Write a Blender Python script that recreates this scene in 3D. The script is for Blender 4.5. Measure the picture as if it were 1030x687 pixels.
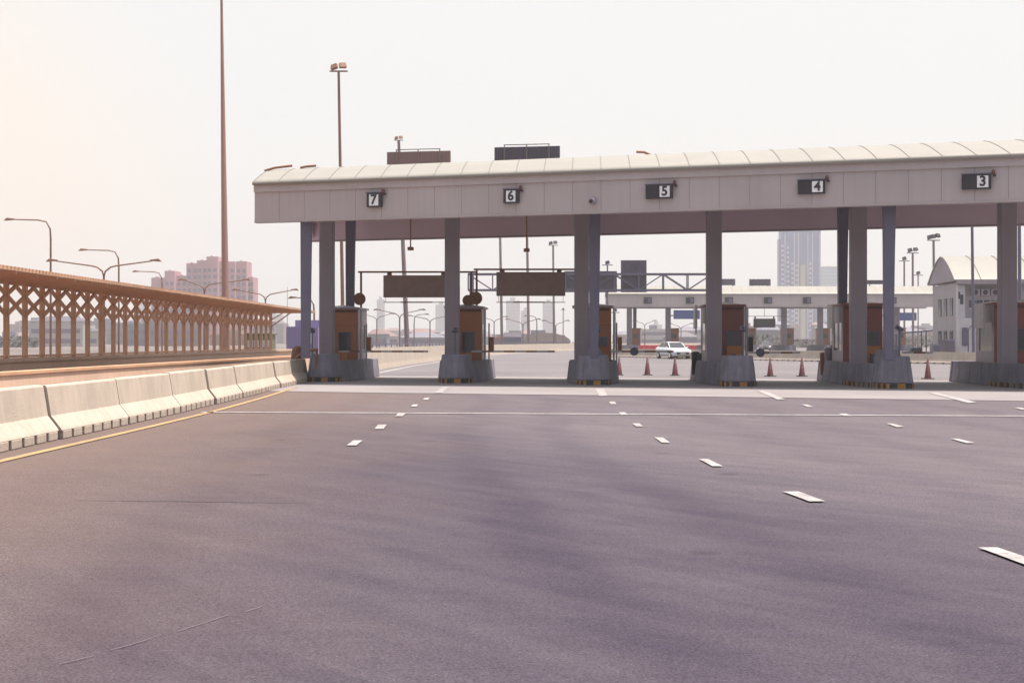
import bpy, math, random
from mathutils import Vector, Matrix
R = math.radians
random.seed(7)
for o in list(bpy.data.objects): bpy.data.objects.remove(o)
S = bpy.context.scene
C = S.collection

# ---------------------------------------------------------------- camera
F = 1500.0; CX = 515.0; HY = 343.0; CH = 1.5
cam = bpy.data.cameras.new('camera'); co = bpy.data.objects.new('camera', cam); C.objects.link(co)
co.location = (0, 0, CH); co.rotation_euler = (R(90), 0, 0)
cam.sensor_width = 36; cam.lens = 36 * F / 1030; cam.clip_end = 20000; cam.clip_start = 0.1
S.camera = co
# ---------------------------------------------------------------- sky
SUN = Vector((0.24, 0.01, 1)).normalized()
el = math.asin(SUN.z); az = math.atan2(SUN.x, SUN.y)
w = bpy.data.worlds.new('World'); S.world = w; w.use_nodes = True
nt = w.node_tree; N = nt.nodes; L = nt.links
bg = N['Background']; bg.inputs['Strength'].default_value = 0.12
sk = N.new('ShaderNodeTexSky'); sk.sky_type = 'NISHITA'; sk.sun_disc = False
sk.sun_elevation = el; sk.sun_rotation = az; sk.dust_density = 6; sk.air_density = 1.2; sk.ozone_density = 1.0
# a milky veil over the blue sky, warmer towards the left horizon
tc = N.new('ShaderNodeTexCoord'); dot = N.new('ShaderNodeVectorMath'); dot.operation = 'DOT_PRODUCT'
dv = Vector((-0.50, 0.86, -0.06)).normalized(); dot.inputs[1].default_value = dv
L.new(tc.outputs['Generated'], dot.inputs[0])
mr = N.new('ShaderNodeMapRange'); mr.interpolation_type = 'SMOOTHSTEP'
mr.inputs['From Min'].default_value = 0.915; mr.inputs['From Max'].default_value = 1.0
L.new(dot.outputs['Value'], mr.inputs['Value'])
veil = N.new('ShaderNodeMix'); veil.data_type = 'RGBA'
veil.inputs[6].default_value = (5.75, 5.75, 5.65, 1); veil.inputs[7].default_value = (7.3, 5.8, 4.6, 1)
L.new(mr.outputs[0], veil.inputs[0])
mx = N.new('ShaderNodeMix'); mx.data_type = 'RGBA'; 
d2 = N.new('ShaderNodeVectorMath'); d2.operation = 'DOT_PRODUCT'; d2.inputs[1].default_value = Vector((-0.25, 0.97, 0.0)).normalized()
L.new(tc.outputs['Generated'], d2.inputs[0])
m2 = N.new('ShaderNodeMapRange'); m2.interpolation_type = 'SMOOTHSTEP'      # hazier ahead, clearer and bluer overhead and behind
m2.inputs['From Min'].default_value = -0.2; m2.inputs['From Max'].default_value = 0.75
m2.inputs['To Min'].default_value = 0.25; m2.inputs['To Max'].default_value = 0.90
L.new(d2.outputs['Value'], m2.inputs['Value']); L.new(m2.outputs[0], mx.inputs[0])
L.new(sk.outputs[0], mx.inputs[6]); L.new(veil.outputs[2], mx.inputs[7]); L.new(mx.outputs[2], bg.inputs['Color'])
# ---------------------------------------------------------------- sun
sl = bpy.data.lights.new('sun', 'SUN'); sl.energy = 5.0; sl.angle = R(0.6); sl.color = (1, 0.93, 0.84)
so = bpy.data.objects.new('sun', sl); C.objects.link(so); so.rotation_euler = SUN.to_track_quat('Z', 'Y').to_euler()
so.location = (0, 0, 60)
S.view_settings.view_transform = 'Standard'; S.view_settings.look = 'None'
S.view_settings.exposure = 0.5; S.view_settings.gamma = 1; S.view_settings.use_curve_mapping = False
S.render.engine = 'CYCLES'; S.cycles.volume_bounces = 0; S.cycles.max_bounces = 6

# ---------------------------------------------------------------- materials
def nm(name):
    m = bpy.data.materials.new(name); m.use_nodes = True
    return m, m.node_tree.nodes, m.node_tree.links, m.node_tree.nodes['Principled BSDF']
def surf(name, col, rough=0.7, var=0.12, scale=1.5, metal=0.0, bump=0.0, streak=0.0, spec=0.4, fine=30):
    """procedural surface: colour broken up by two noises, optional vertical streaks and bump"""
    m, n, l, b = nm(name)
    b.inputs['Roughness'].default_value = rough; b.inputs['Metallic'].default_value = metal
    b.inputs['Specular IOR Level'].default_value = spec
    tc = n.new('ShaderNodeTexCoord')
    a = n.new('ShaderNodeTexNoise'); a.inputs['Scale'].default_value = scale; a.inputs['Detail'].default_value = 5
    f = n.new('ShaderNodeTexNoise'); f.inputs['Scale'].default_value = fine; f.inputs['Detail'].default_value = 3
    l.new(tc.outputs['Object'], a.inputs[0]); l.new(tc.outputs['Object'], f.inputs[0])
    s = n.new('ShaderNodeMath'); s.operation = 'MULTIPLY_ADD'; s.inputs[1].default_value = 0.35
    l.new(f.outputs[0], s.inputs[0]); l.new(a.outputs[0], s.inputs[2])
    last = s.outputs[0]
    if streak:
        mp = n.new('ShaderNodeMapping'); mp.inputs['Scale'].default_value = (5, 5, 0.35)
        g = n.new('ShaderNodeTexNoise'); g.inputs['Scale'].default_value = 1.3; g.inputs['Detail'].default_value = 4
        l.new(tc.outputs['Object'], mp.inputs[0]); l.new(mp.outputs[0], g.inputs[0])
        s2 = n.new('ShaderNodeMath'); s2.operation = 'MULTIPLY_ADD'; s2.inputs[1].default_value = streak
        l.new(g.outputs[0], s2.inputs[0]); l.new(last, s2.inputs[2]); last = s2.outputs[0]
    mr = n.new('ShaderNodeMapRange')
    lo = 0.42 + 0.3 * streak; mr.inputs['From Min'].default_value = lo; mr.inputs['From Max'].default_value = lo + 0.5 + 0.4 * streak
    mr.inputs['To Min'].default_value = 1 - var * 1.3; mr.inputs['To Max'].default_value = 1 + var
    l.new(last, mr.inputs[0])
    mu = n.new('ShaderNodeMix'); mu.data_type = 'RGBA'; mu.blend_type = 'MULTIPLY'; mu.inputs[0].default_value = 1
    mu.inputs[6].default_value = (*col, 1); l.new(mr.outputs[0], mu.inputs[7]); l.new(mu.outputs[2], b.inputs['Base Color'])
    if bump:
        bp = n.new('ShaderNodeBump'); bp.inputs['Strength'].default_value = bump; bp.inputs['Distance'].default_value = 0.02
        l.new(f.outputs[0], bp.inputs['Height']); l.new(bp.outputs[0], b.inputs['Normal'])
    return m
M = {}
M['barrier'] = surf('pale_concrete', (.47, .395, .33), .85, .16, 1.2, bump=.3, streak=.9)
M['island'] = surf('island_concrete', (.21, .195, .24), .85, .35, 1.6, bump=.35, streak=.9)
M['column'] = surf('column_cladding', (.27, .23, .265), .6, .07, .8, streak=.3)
M['seam'] = surf('dark_seam', (.29, .245, .26), .7, .05)
M['seam2'] = surf('booth_seam', (.09, .045, .04), .6, .1)
M['fascia'] = surf('fascia_panel', (.46, .40, .395), .55, .10, .5, streak=.5)
M['fascia_in'] = surf('fascia_lining', (.66, .52, .61), .6, .05, .5)
M['roof'] = surf('roof_sheet', (.285, .27, .245), .5, .06, .6, streak=.3)
M['rib'] = surf('roof_rib', (.19, .165, .155), .6, .05)
M['steel'] = surf('grey_painted_steel', (.125, .115, .17), .5, .08, 2)
M['pole'] = surf('galvanised_pole', (.20, .145, .16), .6, .08, 2)
M['lamp'] = surf('lamp_head_paint', (.20, .09, .05), .5, .08, 2)
M['mast'] = surf('mast_paint', (.34, .19, .15), .5, .06, 1, streak=.3)
M['dark'] = surf('dark_panel', (.035, .03, .04), .45, .1, 3)
M['vms'] = surf('message_board_face', (.33, .225, .20), .55, .1, 3)
M['redbrown'] = surf('booth_redbrown_panel', (.26, .085, .07), .5, .1, 1.5, streak=.3)
M['orange'] = surf('booth_orange_panel', (.40, .15, .065), .5, .1, 1.5, streak=.3)
M['cabinet'] = surf('cabinet_orange_panel', (.52, .20, .05), .45, .08, 1.5)
M['white'] = surf('white_paint', (.50, .48, .50), .5, .06, 2)
M['sidewall'] = surf('booth_side_panel', (.33, .28, .32), .5, .08, 2)
M['glass'] = surf('booth_glass', (.05, .05, .065), .12, .15, 2, spec=.6)
M['yellow'] = surf('kerb_yellow', (.36, .17, .04), .6, .2, 6)
M['black'] = surf('kerb_black', (.03, .03, .035), .6, .2, 6)
M['number'] = surf('number_plate_white', (.85, .85, .85), .5, .02, 2)
M['red'] = surf('beacon_red', (.14, .04, .035), .3, .05, 2)
M['cone'] = surf('cone_plastic', (.085, .018, .022), .55, .2, 6)
M['coneband'] = surf('cone_band', (.25, .18, .19), .5, .15, 8)
M['rubber'] = surf('rubber', (.03, .025, .03), .8, .1, 5)
M['timber'] = surf('brown_walkway_paint', (.70, .41, .25), .65, .15, 1.0)
M['walkroof'] = surf('walkway_roof_sheet', (.66, .41, .27), .7, .15, .8)
M['tan'] = surf('tan_concrete', (.62, .43, .32), .85, .15, .7, streak=.6)
M['rail'] = surf('brown_guard_rail', (.24, .105, .055), .6, .12, 1)
M['greenhut'] = surf('green_hut_panel', (.16, .17, .10), .6, .12, 1)
M['blue'] = surf('blue_hoarding', (.25, .20, .37), .6, .15, .5, streak=.6)
M['bluesign'] = surf('blue_sign', (.05, .08, .24), .5, .1, 1)
M['signback'] = surf('sign_back', (.10, .085, .115), .5, .1, 1)
M['carwhite'] = surf('white_car_paint', (.72, .74, .76), .22, .03, 1, spec=.6)
M['cardark'] = surf('dark_car_paint', (.05, .045, .06), .25, .05, 1, spec=.6)
M['chrome'] = surf('headlight_lens', (.75, .75, .78), .15, .05, 3, metal=.6)
M['building'] = surf('office_render', (.36, .33, .345), .8, .1, .6, streak=.5)
M['gable'] = surf('gable_cladding', (.30, .26, .29), .7, .08, .6)
M['pinkwall'] = surf('apartment_wall', (.48, .25, .28), .85, .15, .06)
M['window'] = surf('distant_window', (.17, .13, .20), .3, .2, .1)
M['tower'] = surf('tower_curtain_wall', (.05, .085, .30), .4, .35, .09)
M['towerlight'] = surf('tower_slab', (.50, .50, .58), .7, .1, .1)
M['towertan'] = surf('tower_hoist', (.40, .34, .25), .7, .1, .1)
M['tower2'] = surf('glass_tower', (.18, .28, .42), .4, .12, .05)
M['city1'] = surf('city_wall_grey', (.22, .21, .26), .85, .3, .05)
M['city2'] = surf('city_wall_pale', (.45, .42, .42), .85, .25, .05)
M['city3'] = surf('city_wall_brick', (.26, .17, .17), .85, .25, .05)
M['redplastic'] = surf('red_barrier_plastic', (.52, .05, .07), .5, .12, 1)
M['leaf'] = surf('foliage', (.06, .058, .06), .8, .2, .3)
M['trunk'] = surf('bark', (.10, .07, .05), .9, .2, 2)
M['ground'] = surf('dusty_ground', (.15, .125, .12), .95, .3, .02, fine=.5)
M['linewhite'] = surf('road_paint_white', (.46, .43, .43), .7, .16, 4, fine=60)
M['lineyellow'] = surf('road_paint_yellow', (.46, .29, .11), .7, .14, 4, fine=60)
M['concretefloor'] = surf('concrete_slab', (.245, .22, .225), .85, .12, .25, bump=.2)
M['crack'] = surf('tar_seam', (.045, .035, .04), .8, .1)
# asphalt: worn, with wide sweeping tyre bands, fine aggregate and a paler worn zone
def asphalt(name, pale, darkc):
    m, n, l, b = nm(name)
    tc = n.new('ShaderNodeTexCoord')
    def noise(scale, det=4, mapping=None, dist=0, rot=0):
        t = n.new('ShaderNodeTexNoise'); t.inputs['Scale'].default_value = scale; t.inputs['Detail'].default_value = det
        t.inputs['Distortion'].default_value = dist
        if mapping:
            mp = n.new('ShaderNodeMapping'); mp.vector_type = 'TEXTURE'; mp.inputs['Scale'].default_value = mapping; mp.inputs['Rotation'].default_value = (0, 0, rot)
            l.new(tc.outputs['Object'], mp.inputs[0]); l.new(mp.outputs[0], t.inputs[0])
        else: l.new(tc.outputs['Object'], t.inputs[0])
        return t.outputs[0]
    def rng(v, a, b_, c, d, smooth=False):
        r = n.new('ShaderNodeMapRange'); r.inputs[1].default_value = a; r.inputs[2].default_value = b_
        r.inputs[3].default_value = c; r.inputs[4].default_value = d
        if smooth: r.interpolation_type = 'SMOOTHSTEP'
        l.new(v, r.inputs[0]); return r.outputs[0]
    def op(o, a, b_):
        t = n.new('ShaderNodeMath'); t.operation = o
        for i, v in enumerate((a, b_)):
            if isinstance(v, (int, float)): t.inputs[i].default_value = float(v)
            else: l.new(v, t.inputs[i])
        return t.outputs[0]
    sp = n.new('ShaderNodeSeparateXYZ'); l.new(tc.outputs['Object'], sp.inputs[0])
    # paler, more polished zone: the lanes to the right where traffic fans out
    curve = op('ADD', op('MULTIPLY', sp.outputs[0], 1.0), op('MULTIPLY', sp.outputs[1], 0.42))
    curve = op('ADD', curve, op('MULTIPLY', noise(.12, 3), 3.0))
    zone = rng(curve, 7.2, 14.0, 0, 1, True)
    band = noise(1, 4, (7, 1.15, 1), .7, R(-62))
    band2 = noise(1, 3, (2.4, .38, 1), .4, R(-55))
    patch = noise(.35, 4)
    # tyre tracks: two darker wheel paths per lane, following the bend of the painted lanes
    bend = op('MAXIMUM', op('SUBTRACT', 27.0, sp.outputs[1]), 0.0)
    u_ = op('SUBTRACT', sp.outputs[0], op('MULTIPLY', op('MULTIPLY', bend, bend), .0042))
    u_ = op('ADD', u_, op('MULTIPLY', op('SUBTRACT', noise(.15, 2), .5), 1.6))
    fr_ = op('FRACT', op('DIVIDE', op('ADD', u_, 48.3), 4.6), 0)
    tr_ = op('ABSOLUTE', op('SUBTRACT', op('ABSOLUTE', op('SUBTRACT', fr_, .5), 0), .17), 0)
    track = rng(tr_, .02, .11, 0, 1, True)
    fac = op('ADD', op('MULTIPLY', zone, .50), op('MULTIPLY', rng(band, .35, .65, 0, 1), .09))
    fac = op('ADD', fac, op('MULTIPLY', op('MULTIPLY', track, rng(noise(.3, 3), .3, .7, .3, 1.0)), .17))
    fac = op('ADD', fac, op('MULTIPLY', rng(band2, .38, .64, 0, 1), .13))
    fac = op('ADD', fac, op('MULTIPLY', rng(noise(2.2, 6), .35, .65, 0, 1), .05))
    mix = n.new('ShaderNodeMix'); mix.data_type = 'RGBA'; mix.inputs[6].default_value = (*darkc, 1); mix.inputs[7].default_value = (*pale, 1)
    l.new(fac, mix.inputs[0])
    g1 = rng(noise(75, 4), .3, .7, .55, 1.45); g2 = rng(noise(1, 5, (1.2, .10, 1), .3, R(4)), .3, .7, .955, 1.045)
    vo = n.new('ShaderNodeTexVoronoi'); vo.inputs['Scale'].default_value = 28; l.new(tc.outputs['Object'], vo.inputs[0])
    chip = rng(vo.outputs['Distance'], .06, .16, 1.9, 1.0)
    g = op('MULTIPLY', op('MULTIPLY', g1, g2), chip)
    # warm flare glow painted into the colour at left, and a few darker drips
    flare_tint = op('MULTIPLY', rng(op('ADD', sp.outputs[0], op('MULTIPLY', noise(.4, 4), 3.0)), -5.5, 2.0, .85, 0, True), 1.0)
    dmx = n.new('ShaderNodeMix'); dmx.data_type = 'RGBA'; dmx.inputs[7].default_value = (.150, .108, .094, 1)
    l.new(flare_tint, dmx.inputs[0]); l.new(mix.outputs[2], dmx.inputs[6]); mix = dmx
    drip = n.new('ShaderNodeTexVoronoi'); drip.inputs['Scale'].default_value = .55; drip.inputs['Randomness'].default_value = 1; l.new(tc.outputs['Object'], drip.inputs[0])
    g = op('MULTIPLY', g, rng(drip.outputs['Distance'], .03, .10, .72, 1.0, True))
    mu = n.new('ShaderNodeMix'); mu.data_type = 'RGBA'; mu.blend_type = 'MULTIPLY'; mu.inputs[0].default_value = 1
    l.new(mix.outputs[2], mu.inputs[6]); l.new(g, mu.inputs[7]); l.new(mu.outputs[2], b.inputs['Base Color'])
    b.inputs['Roughness'].default_value = .88; b.inputs['Specular IOR Level'].default_value = .12
    bp = n.new('ShaderNodeBump'); bp.inputs['Strength'].default_value = .5; bp.inputs['Distance'].default_value = .006
    l.new(noise(110, 2), bp.inputs['Height']); l.new(bp.outputs[0], b.inputs['Normal'])
    return m
M['farroad'] = surf('far_asphalt', (.165, .15, .16), .9, .14, .12, fine=3, spec=.15)
def paint(name, col, under):
    m, n, l, b = nm(name); tc = n.new('ShaderNodeTexCoord')
    a = n.new('ShaderNodeTexNoise'); a.inputs['Scale'].default_value = 9; a.inputs['Detail'].default_value = 7; a.inputs['Roughness'].default_value = .75
    c = n.new('ShaderNodeTexNoise'); c.inputs['Scale'].default_value = 1.2; c.inputs['Detail'].default_value = 3
    l.new(tc.outputs['Object'], a.inputs[0]); l.new(tc.outputs['Object'], c.inputs[0])
    s = n.new('ShaderNodeMath'); s.operation = 'MULTIPLY_ADD'; s.inputs[1].default_value = .5; l.new(c.outputs[0], s.inputs[0]); l.new(a.outputs[0], s.inputs[2])
    r_ = n.new('ShaderNodeMapRange'); r_.inputs[1].default_value = .70; r_.inputs[2].default_value = .92; r_.inputs[3].default_value = .04; r_.inputs[4].default_value = .75; l.new(s.outputs[0], r_.inputs[0])
    mx_ = n.new('ShaderNodeMix'); mx_.data_type = 'RGBA'; mx_.inputs[6].default_value = (*col, 1); mx_.inputs[7].default_value = (*under, 1)
    l.new(r_.outputs[0], mx_.inputs[0]); l.new(mx_.outputs[2], b.inputs['Base Color']); b.inputs['Roughness'].default_value = .8; b.inputs['Specular IOR Level'].default_value = .2
    return m
M['linewhite'] = paint('worn_white_paint', (.38, .36, .36), (.15, .13, .14)); M['lineyellow'] = paint('worn_yellow_paint', (.40, .265, .13), (.17, .13, .11))
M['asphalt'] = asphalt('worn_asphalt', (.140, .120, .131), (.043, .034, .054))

# ---------------------------------------------------------------- mesh helpers
class MB:
    def __init__(s): s.v = []; s.f = []; s.mi = []; s.sm = []; s.m = 0
    def add(s, vs, fs, smooth=False):
        o = len(s.v); s.v += [tuple(v) for v in vs]
        for f in fs: s.f.append([i + o for i in f]); s.mi.append(s.m); s.sm.append(smooth)
        return s
    def box(s, x0, x1, y0, y1, z0, z1, tx=0, ty=0):
        """box, optionally tapered inward at the top by tx, ty"""
        vs = [(x0, y0, z0), (x1, y0, z0), (x1, y1, z0), (x0, y1, z0),
              (x0 + tx, y0 + ty, z1), (x1 - tx, y0 + ty, z1), (x1 - tx, y1 - ty, z1), (x0 + tx, y1 - ty, z1)]
        return s.add(vs, [(0, 3, 2, 1), (4, 5, 6, 7), (0, 1, 5, 4), (1, 2, 6, 5), (2, 3, 7, 6), (3, 0, 4, 7)])
    def cb(s, cx, cy, cz, sx, sy, sz): return s.box(cx - sx / 2, cx + sx / 2, cy - sy / 2, cy + sy / 2, cz - sz / 2, cz + sz / 2)
    def bar(s, a, b, w, h=None, up=(0, 0, 1)):
        a = Vector(a); b = Vector(b); h = h or w; d = (b - a).normalized(); u = Vector(up)
        if abs(d.dot(u)) > .98: u = Vector((0, 1, 0))
        r = d.cross(u).normalized(); u = r.cross(d)
        vs = [p + r * (i * w / 2) + u * (j * h / 2) for p in (a, b) for i, j in ((-1, -1), (1, -1), (1, 1), (-1, 1))]
        return s.add(vs, [(0, 1, 2, 3), (7, 6, 5, 4), (0, 4, 5, 1), (1, 5, 6, 2), (2, 6, 7, 3), (3, 7, 4, 0)])
    def tube(s, pts, rs, seg=10, caps=True):
        pts = [Vector(p) for p in pts]
        if isinstance(rs, (int, float)): rs = [rs] * len(pts)
        vs = []; fs = []
        for i, p in enumerate(pts):
            d = (pts[min(i + 1, len(pts) - 1)] - pts[max(i - 1, 0)]).normalized()
            u = Vector((0, 0, 1)) if abs(d.z) < .9 else Vector((0, 1, 0))
            r = d.cross(u).normalized(); u = r.cross(d)
            for k in range(seg):
                a = 2 * math.pi * k / seg; vs.append(p + r * math.cos(a) * rs[i] + u * math.sin(a) * rs[i])
        for i in range(len(pts) - 1):
            for k in range(seg):
                k2 = (k + 1) % seg; fs.append((i * seg + k, i * seg + k2, (i + 1) * seg + k2, (i + 1) * seg + k))
        s.add(vs, fs, True)
        if caps:
            n = len(pts); s.add(vs, [tuple(range(seg))[::-1], tuple(range((n - 1) * seg, n * seg))])
        return s
    def lathe(s, prof, c=(0, 0, 0), seg=20):
        vs = [(c[0] + r * math.cos(2 * math.pi * k / seg), c[1] + r * math.sin(2 * math.pi * k / seg), c[2] + z) for r, z in prof for k in range(seg)]
        fs = [(i * seg + k, i * seg + (k + 1) % seg, (i + 1) * seg + (k + 1) % seg, (i + 1) * seg + k) for i in range(len(prof) - 1) for k in range(seg)]
        return s.add(vs, fs, True)
    def extrude(s, prof, path, closed=True, smooth=False):
        """sweep an (x, z) profile along a plan path; x is to the right of travel"""
        n = len(prof); vs = []
        for i, p in enumerate(path):
            p = Vector(p); a = Vector(path[max(i - 1, 0)]); b = Vector(path[min(i + 1, len(path) - 1)])
            d = (b - a); d.z = 0; d.normalize(); r = Vector((d.y, -d.x, 0))
            vs += [p + r * x + Vector((0, 0, z)) for x, z in prof]
        fs = []
        for i in range(len(path) - 1):
            for k in range(n if closed else n - 1):
                k2 = (k + 1) % n; fs.append((i * n + k, i * n + k2, (i + 1) * n + k2, (i + 1) * n + k))
        s.add(vs, fs, smooth)
        if closed: s.add(vs, [tuple(range(n))[::-1], tuple(range((len(path) - 1) * n, len(path) * n))])
        return s
    def prism(s, poly, z0, z1, inset=0):
        """vertical prism over a plan polygon, top drawn in towards the centre by a fraction"""
        n = len(poly); cx = sum(p[0] for p in poly) / n; cy = sum(p[1] for p in poly) / n
        vs = [(x, y, z0) for x, y in poly]
        for x, y in poly:
            d = Vector((cx - x, cy - y)); ln = d.length; d = d / ln * inset if ln else d
            vs.append((x + d.x, y + d.y, z1))
        return s.add(vs, [tuple(range(n))[::-1], tuple(range(n, 2 * n))] + [(i, (i + 1) % n, n + (i + 1) % n, n + i) for i in range(n)])
    def build(s, name, mats, parent=None, bevel=0, loc=None):
        me = bpy.data.meshes.new(name); me.from_pydata(s.v, [], s.f)
        for m in (mats if isinstance(mats, (list, tuple)) else [mats]): me.materials.append(M[m])
        me.polygons.foreach_set('material_index', s.mi); me.polygons.foreach_set('use_smooth', s.sm)
        import bmesh
        b = bmesh.new(); b.from_mesh(me); bmesh.ops.recalc_face_normals(b, faces=b.faces); b.to_mesh(me); b.free()
        o = bpy.data.objects.new(name, me); C.objects.link(o)
        if parent: o.parent = parent
        if loc: o.location = loc
        if bevel:
            bm = o.modifiers.new('bevel', 'BEVEL'); bm.width = bevel; bm.segments = 2; bm.limit_method = 'ANGLE'; bm.angle_limit = R(40)
        return o
def tag(o, label=None, cat=None, group=None, kind=None):
    if label: o['label'] = label
    if cat: o['category'] = cat
    if group: o['group'] = group
    if kind: o['kind'] = kind
    return o
def thing(name, loc, rz=0, label=None, cat=None, group=None):
    o = bpy.data.objects.new(name, None); C.objects.link(o); o.location = loc; o.rotation_euler = (0, 0, rz)
    o.empty_display_size = .3
    return tag(o, label, cat, group)
def kids(o): return [c for c in C.objects if c.parent == o]
def copy_tree(o, parent=None):
    c = o.copy(); C.objects.link(c)
    if parent is not None: c.parent = parent
    for ch in kids(o): copy_tree(ch, c)
    return c
def G(px, py): Y = F * CH / (py - HY); return ((px - CX) * Y / F, Y)      # a point on the road surface
def X_(px, Y): return (px - CX) * Y / F
def Z_(py, Y): return CH + (HY - py) * Y / F
def rect_sheet(name, poly, z, mat):
    me = MB().add([(x, y, z) for x, y in poly], [tuple(range(len(poly)))]); return me
def text_mesh(s, size, mat, name, parent, loc, rz=0):
    cu = bpy.data.curves.new(name, 'FONT'); cu.body = s; cu.size = size; cu.align_x = 'CENTER'; cu.align_y = 'CENTER'
    cu.extrude = .006; cu.offset = .012
    t = bpy.data.objects.new(name, cu); C.objects.link(t)
    me = bpy.data.meshes.new_from_object(t.evaluated_get(bpy.context.evaluated_depsgraph_get()))
    bpy.data.objects.remove(t); me.materials.clear(); me.materials.append(M[mat])
    me.transform(Matrix.Rotation(R(90), 4, 'X'))
    o = bpy.data.objects.new(name, me); C.objects.link(o); o.parent = parent; o.location = loc; o.rotation_euler = (0, 0, rz)
    return o

# ================================================================ SETTING
def sheet(name, poly, z, mat, label=None, cat=None, kind='structure', group=None):
    o = rect_sheet(name, poly, z, mat).build(name, mat); tag(o, label, cat, group, kind); return o
sheet('ground', [(-6000, -200), (6000, -200), (6000, 9000), (-6000, 9000)], -.012, 'ground')
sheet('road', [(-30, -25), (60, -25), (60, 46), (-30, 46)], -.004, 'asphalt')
pad = [(-7.6, 45.2), (-4, 43.6), (4, 41.0), (12.9, 37.6), (24, 33.8), (40, 30), (60, 30), (90, 110), (110, 330), (20, 330), (8, 250), (-2, 175), (-6, 125), (-7.6, 72)]
sheet('plaza_pavement', pad, 0, 'concretefloor')
sheet('far_road', [(-7.2, 66), (9, 60.5), (24, 55), (60, 45), (90, 110), (110, 330), (20, 330), (8, 250), (-2, 175), (-6, 125), (-7.3, 72)], .004, 'farroad')
# saw-cut joint where asphalt meets the slab, and the tar seam across the near lanes
def strip(a, b, w_): 
    a = Vector((*a, 0)); b = Vector((*b, 0)); d = (b - a).normalized(); r = Vector((d.y, -d.x, 0)) * w_ / 2
    return [(a - r)[:2], (a + r)[:2], (b + r)[:2], (b - r)[:2]]
seam = MB()
for a, b in zip([(-7.6, 45.2), (-4, 43.6), (4, 41.0), (12.9, 37.6)], [(-4, 43.6), (4, 41.0), (12.9, 37.6), (24, 33.8)]):
    seam.add([(x, y, .004) for x, y in strip(a, b, .10)], [(0, 1, 2, 3)])
sm = G(75, 502.5); pts = [sm]
random.seed(3)
for i in range(1, 16):
    g = G(75 + i * 15.5, 502.5 + i * .17 + random.uniform(-.25, .25)); pts.append(g)
for i, (a, b) in enumerate(zip(pts, pts[1:])):
    seam.add([(x, y, .004) for x, y in strip(a, b, .012 + .016 * math.sin(math.pi * (i + .5) / 15))], [(0, 1, 2, 3)])
tag(seam.build('pavement_seam', 'crack'), kind='structure')
sc = MB(); pts = [G(60 + i * 17, 668 - i * 4.9 + random.uniform(-1.2, 1.2)) for i in range(13)]
for i, (a, b) in enumerate(zip(pts, pts[1:])):
    if i % 4 != 2: sc.add([(x, y, .003) for x, y in strip(a, b, random.uniform(.003, .007))], [(0, 1, 2, 3)])
tag(sc.build('road_scratch', 'farroad'), kind='structure')

# ---- painted lines
dash = MB()
D = [[(355.4, 443), (364.7, 443), (358.7, 448), (348.8, 448)], [(380.2, 427.1), (389.1, 427.1), (385.8, 431.4), (376.6, 431.4)],
     [(400.2, 415.6), (408, 415.6), (405, 418.6), (397.7, 418.6)], [(415.5, 406.6), (420.8, 406.6), (419, 408.8), (413, 408.8)],
     [(427.5, 400), (432.3, 400), (430.5, 402), (425, 402)], [(445.5, 389), (452.8, 388.5), (445, 395), (437, 395)],
     [(598.7, 390.5), (607, 390.5), (611, 397.8), (602.6, 398)], [(612.6, 403.8), (618.4, 403.8), (620, 406.3), (614, 406.3)],
     [(622.5, 414.6), (628.8, 414.6), (631, 417.2), (624.8, 417.2)], [(635.9, 425.8), (643.2, 425.8), (647, 429), (639.7, 429)],
     [(658.3, 440), (666.7, 440), (674.1, 445.4), (665.8, 445.4)], [(703, 461.9), (712.2, 461.9), (727.1, 469.1), (716.5, 469.1)],
     [(787.3, 494.7), (803, 494.7), (830.5, 504.6), (814.3, 504.8)], [(984, 551.3), (1003, 551.3), (1062, 571), (1037, 571)],
     [(760.7, 392.6), (768.8, 392.6), (789.7, 401.6), (781.6, 401.6)], [(806, 406.7), (811.5, 406.7), (818.4, 409.1), (812.6, 409.3)],
     [(843.6, 415.9), (851, 415.9), (857, 418.3), (849, 418.3)], [(891.6, 426), (897.7, 426), (910, 429.3), (902.3, 429.6)],
     [(955.8, 441.2), (963.5, 441.2), (980.3, 445.5), (972, 445.8)], [(933, 394.5), (942, 394.8), (982.4, 404.5), (974, 405.2)],
     [(1019.5, 409.8), (1027, 409.8), (1036, 412), (1028, 412)]]
for q in D:
    dash.add([(*G(*p), .012) for p in q], [(0, 1, 2, 3)])
tag(dash.build('lane_dashes', 'linewhite'), kind='structure')
ln = MB(); a = G(203, 414.2); b = G(1030, 418.2); dd = (Vector(b) - Vector(a)).normalized(); b = Vector(b) + dd * 25
ln.add([(x, y, .008) for x, y in strip(a, b, .30)], [(0, 1, 2, 3)]); tag(ln.build('transverse_line', 'linewhite'), kind='structure')
BP = [(-6.75, 5), (-6.82, 12), (-6.9, 20), (-6.93, 26), (-6.99, 32), (-7.2, 40), (-7.45, 47), (-7.62, 55.5)]
def onpath(P, y):
    for (x0, y0), (x1, y1) in zip(P, P[1:]):
        if y0 <= y <= y1: return x0 + (x1 - x0) * (y - y0) / (y1 - y0)
    return P[-1][0]
yl = MB(); ys = [5 + i * 1.5 for i in range(33)]
path = [(onpath(BP, y) + .40 + .12 * math.sin(max(0, (y - 18)) / 9), y) for y in ys if y < 50]
for (x0, y0), (x1, y1) in zip(path, path[1:]): yl.add([(x0, y0, .008), (x0 + .15, y0, .008), (x1 + .15, y1, .008), (x1, y1, .008)], [(0, 1, 2, 3)])
tag(yl.build('yellow_edge_line', 'lineyellow'), kind='structure')
el_ = MB(); EP = [(-6.6, 64), (-6.2, 90), (-4.9, 125), (-.9, 173), (9.5, 248)]
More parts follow.
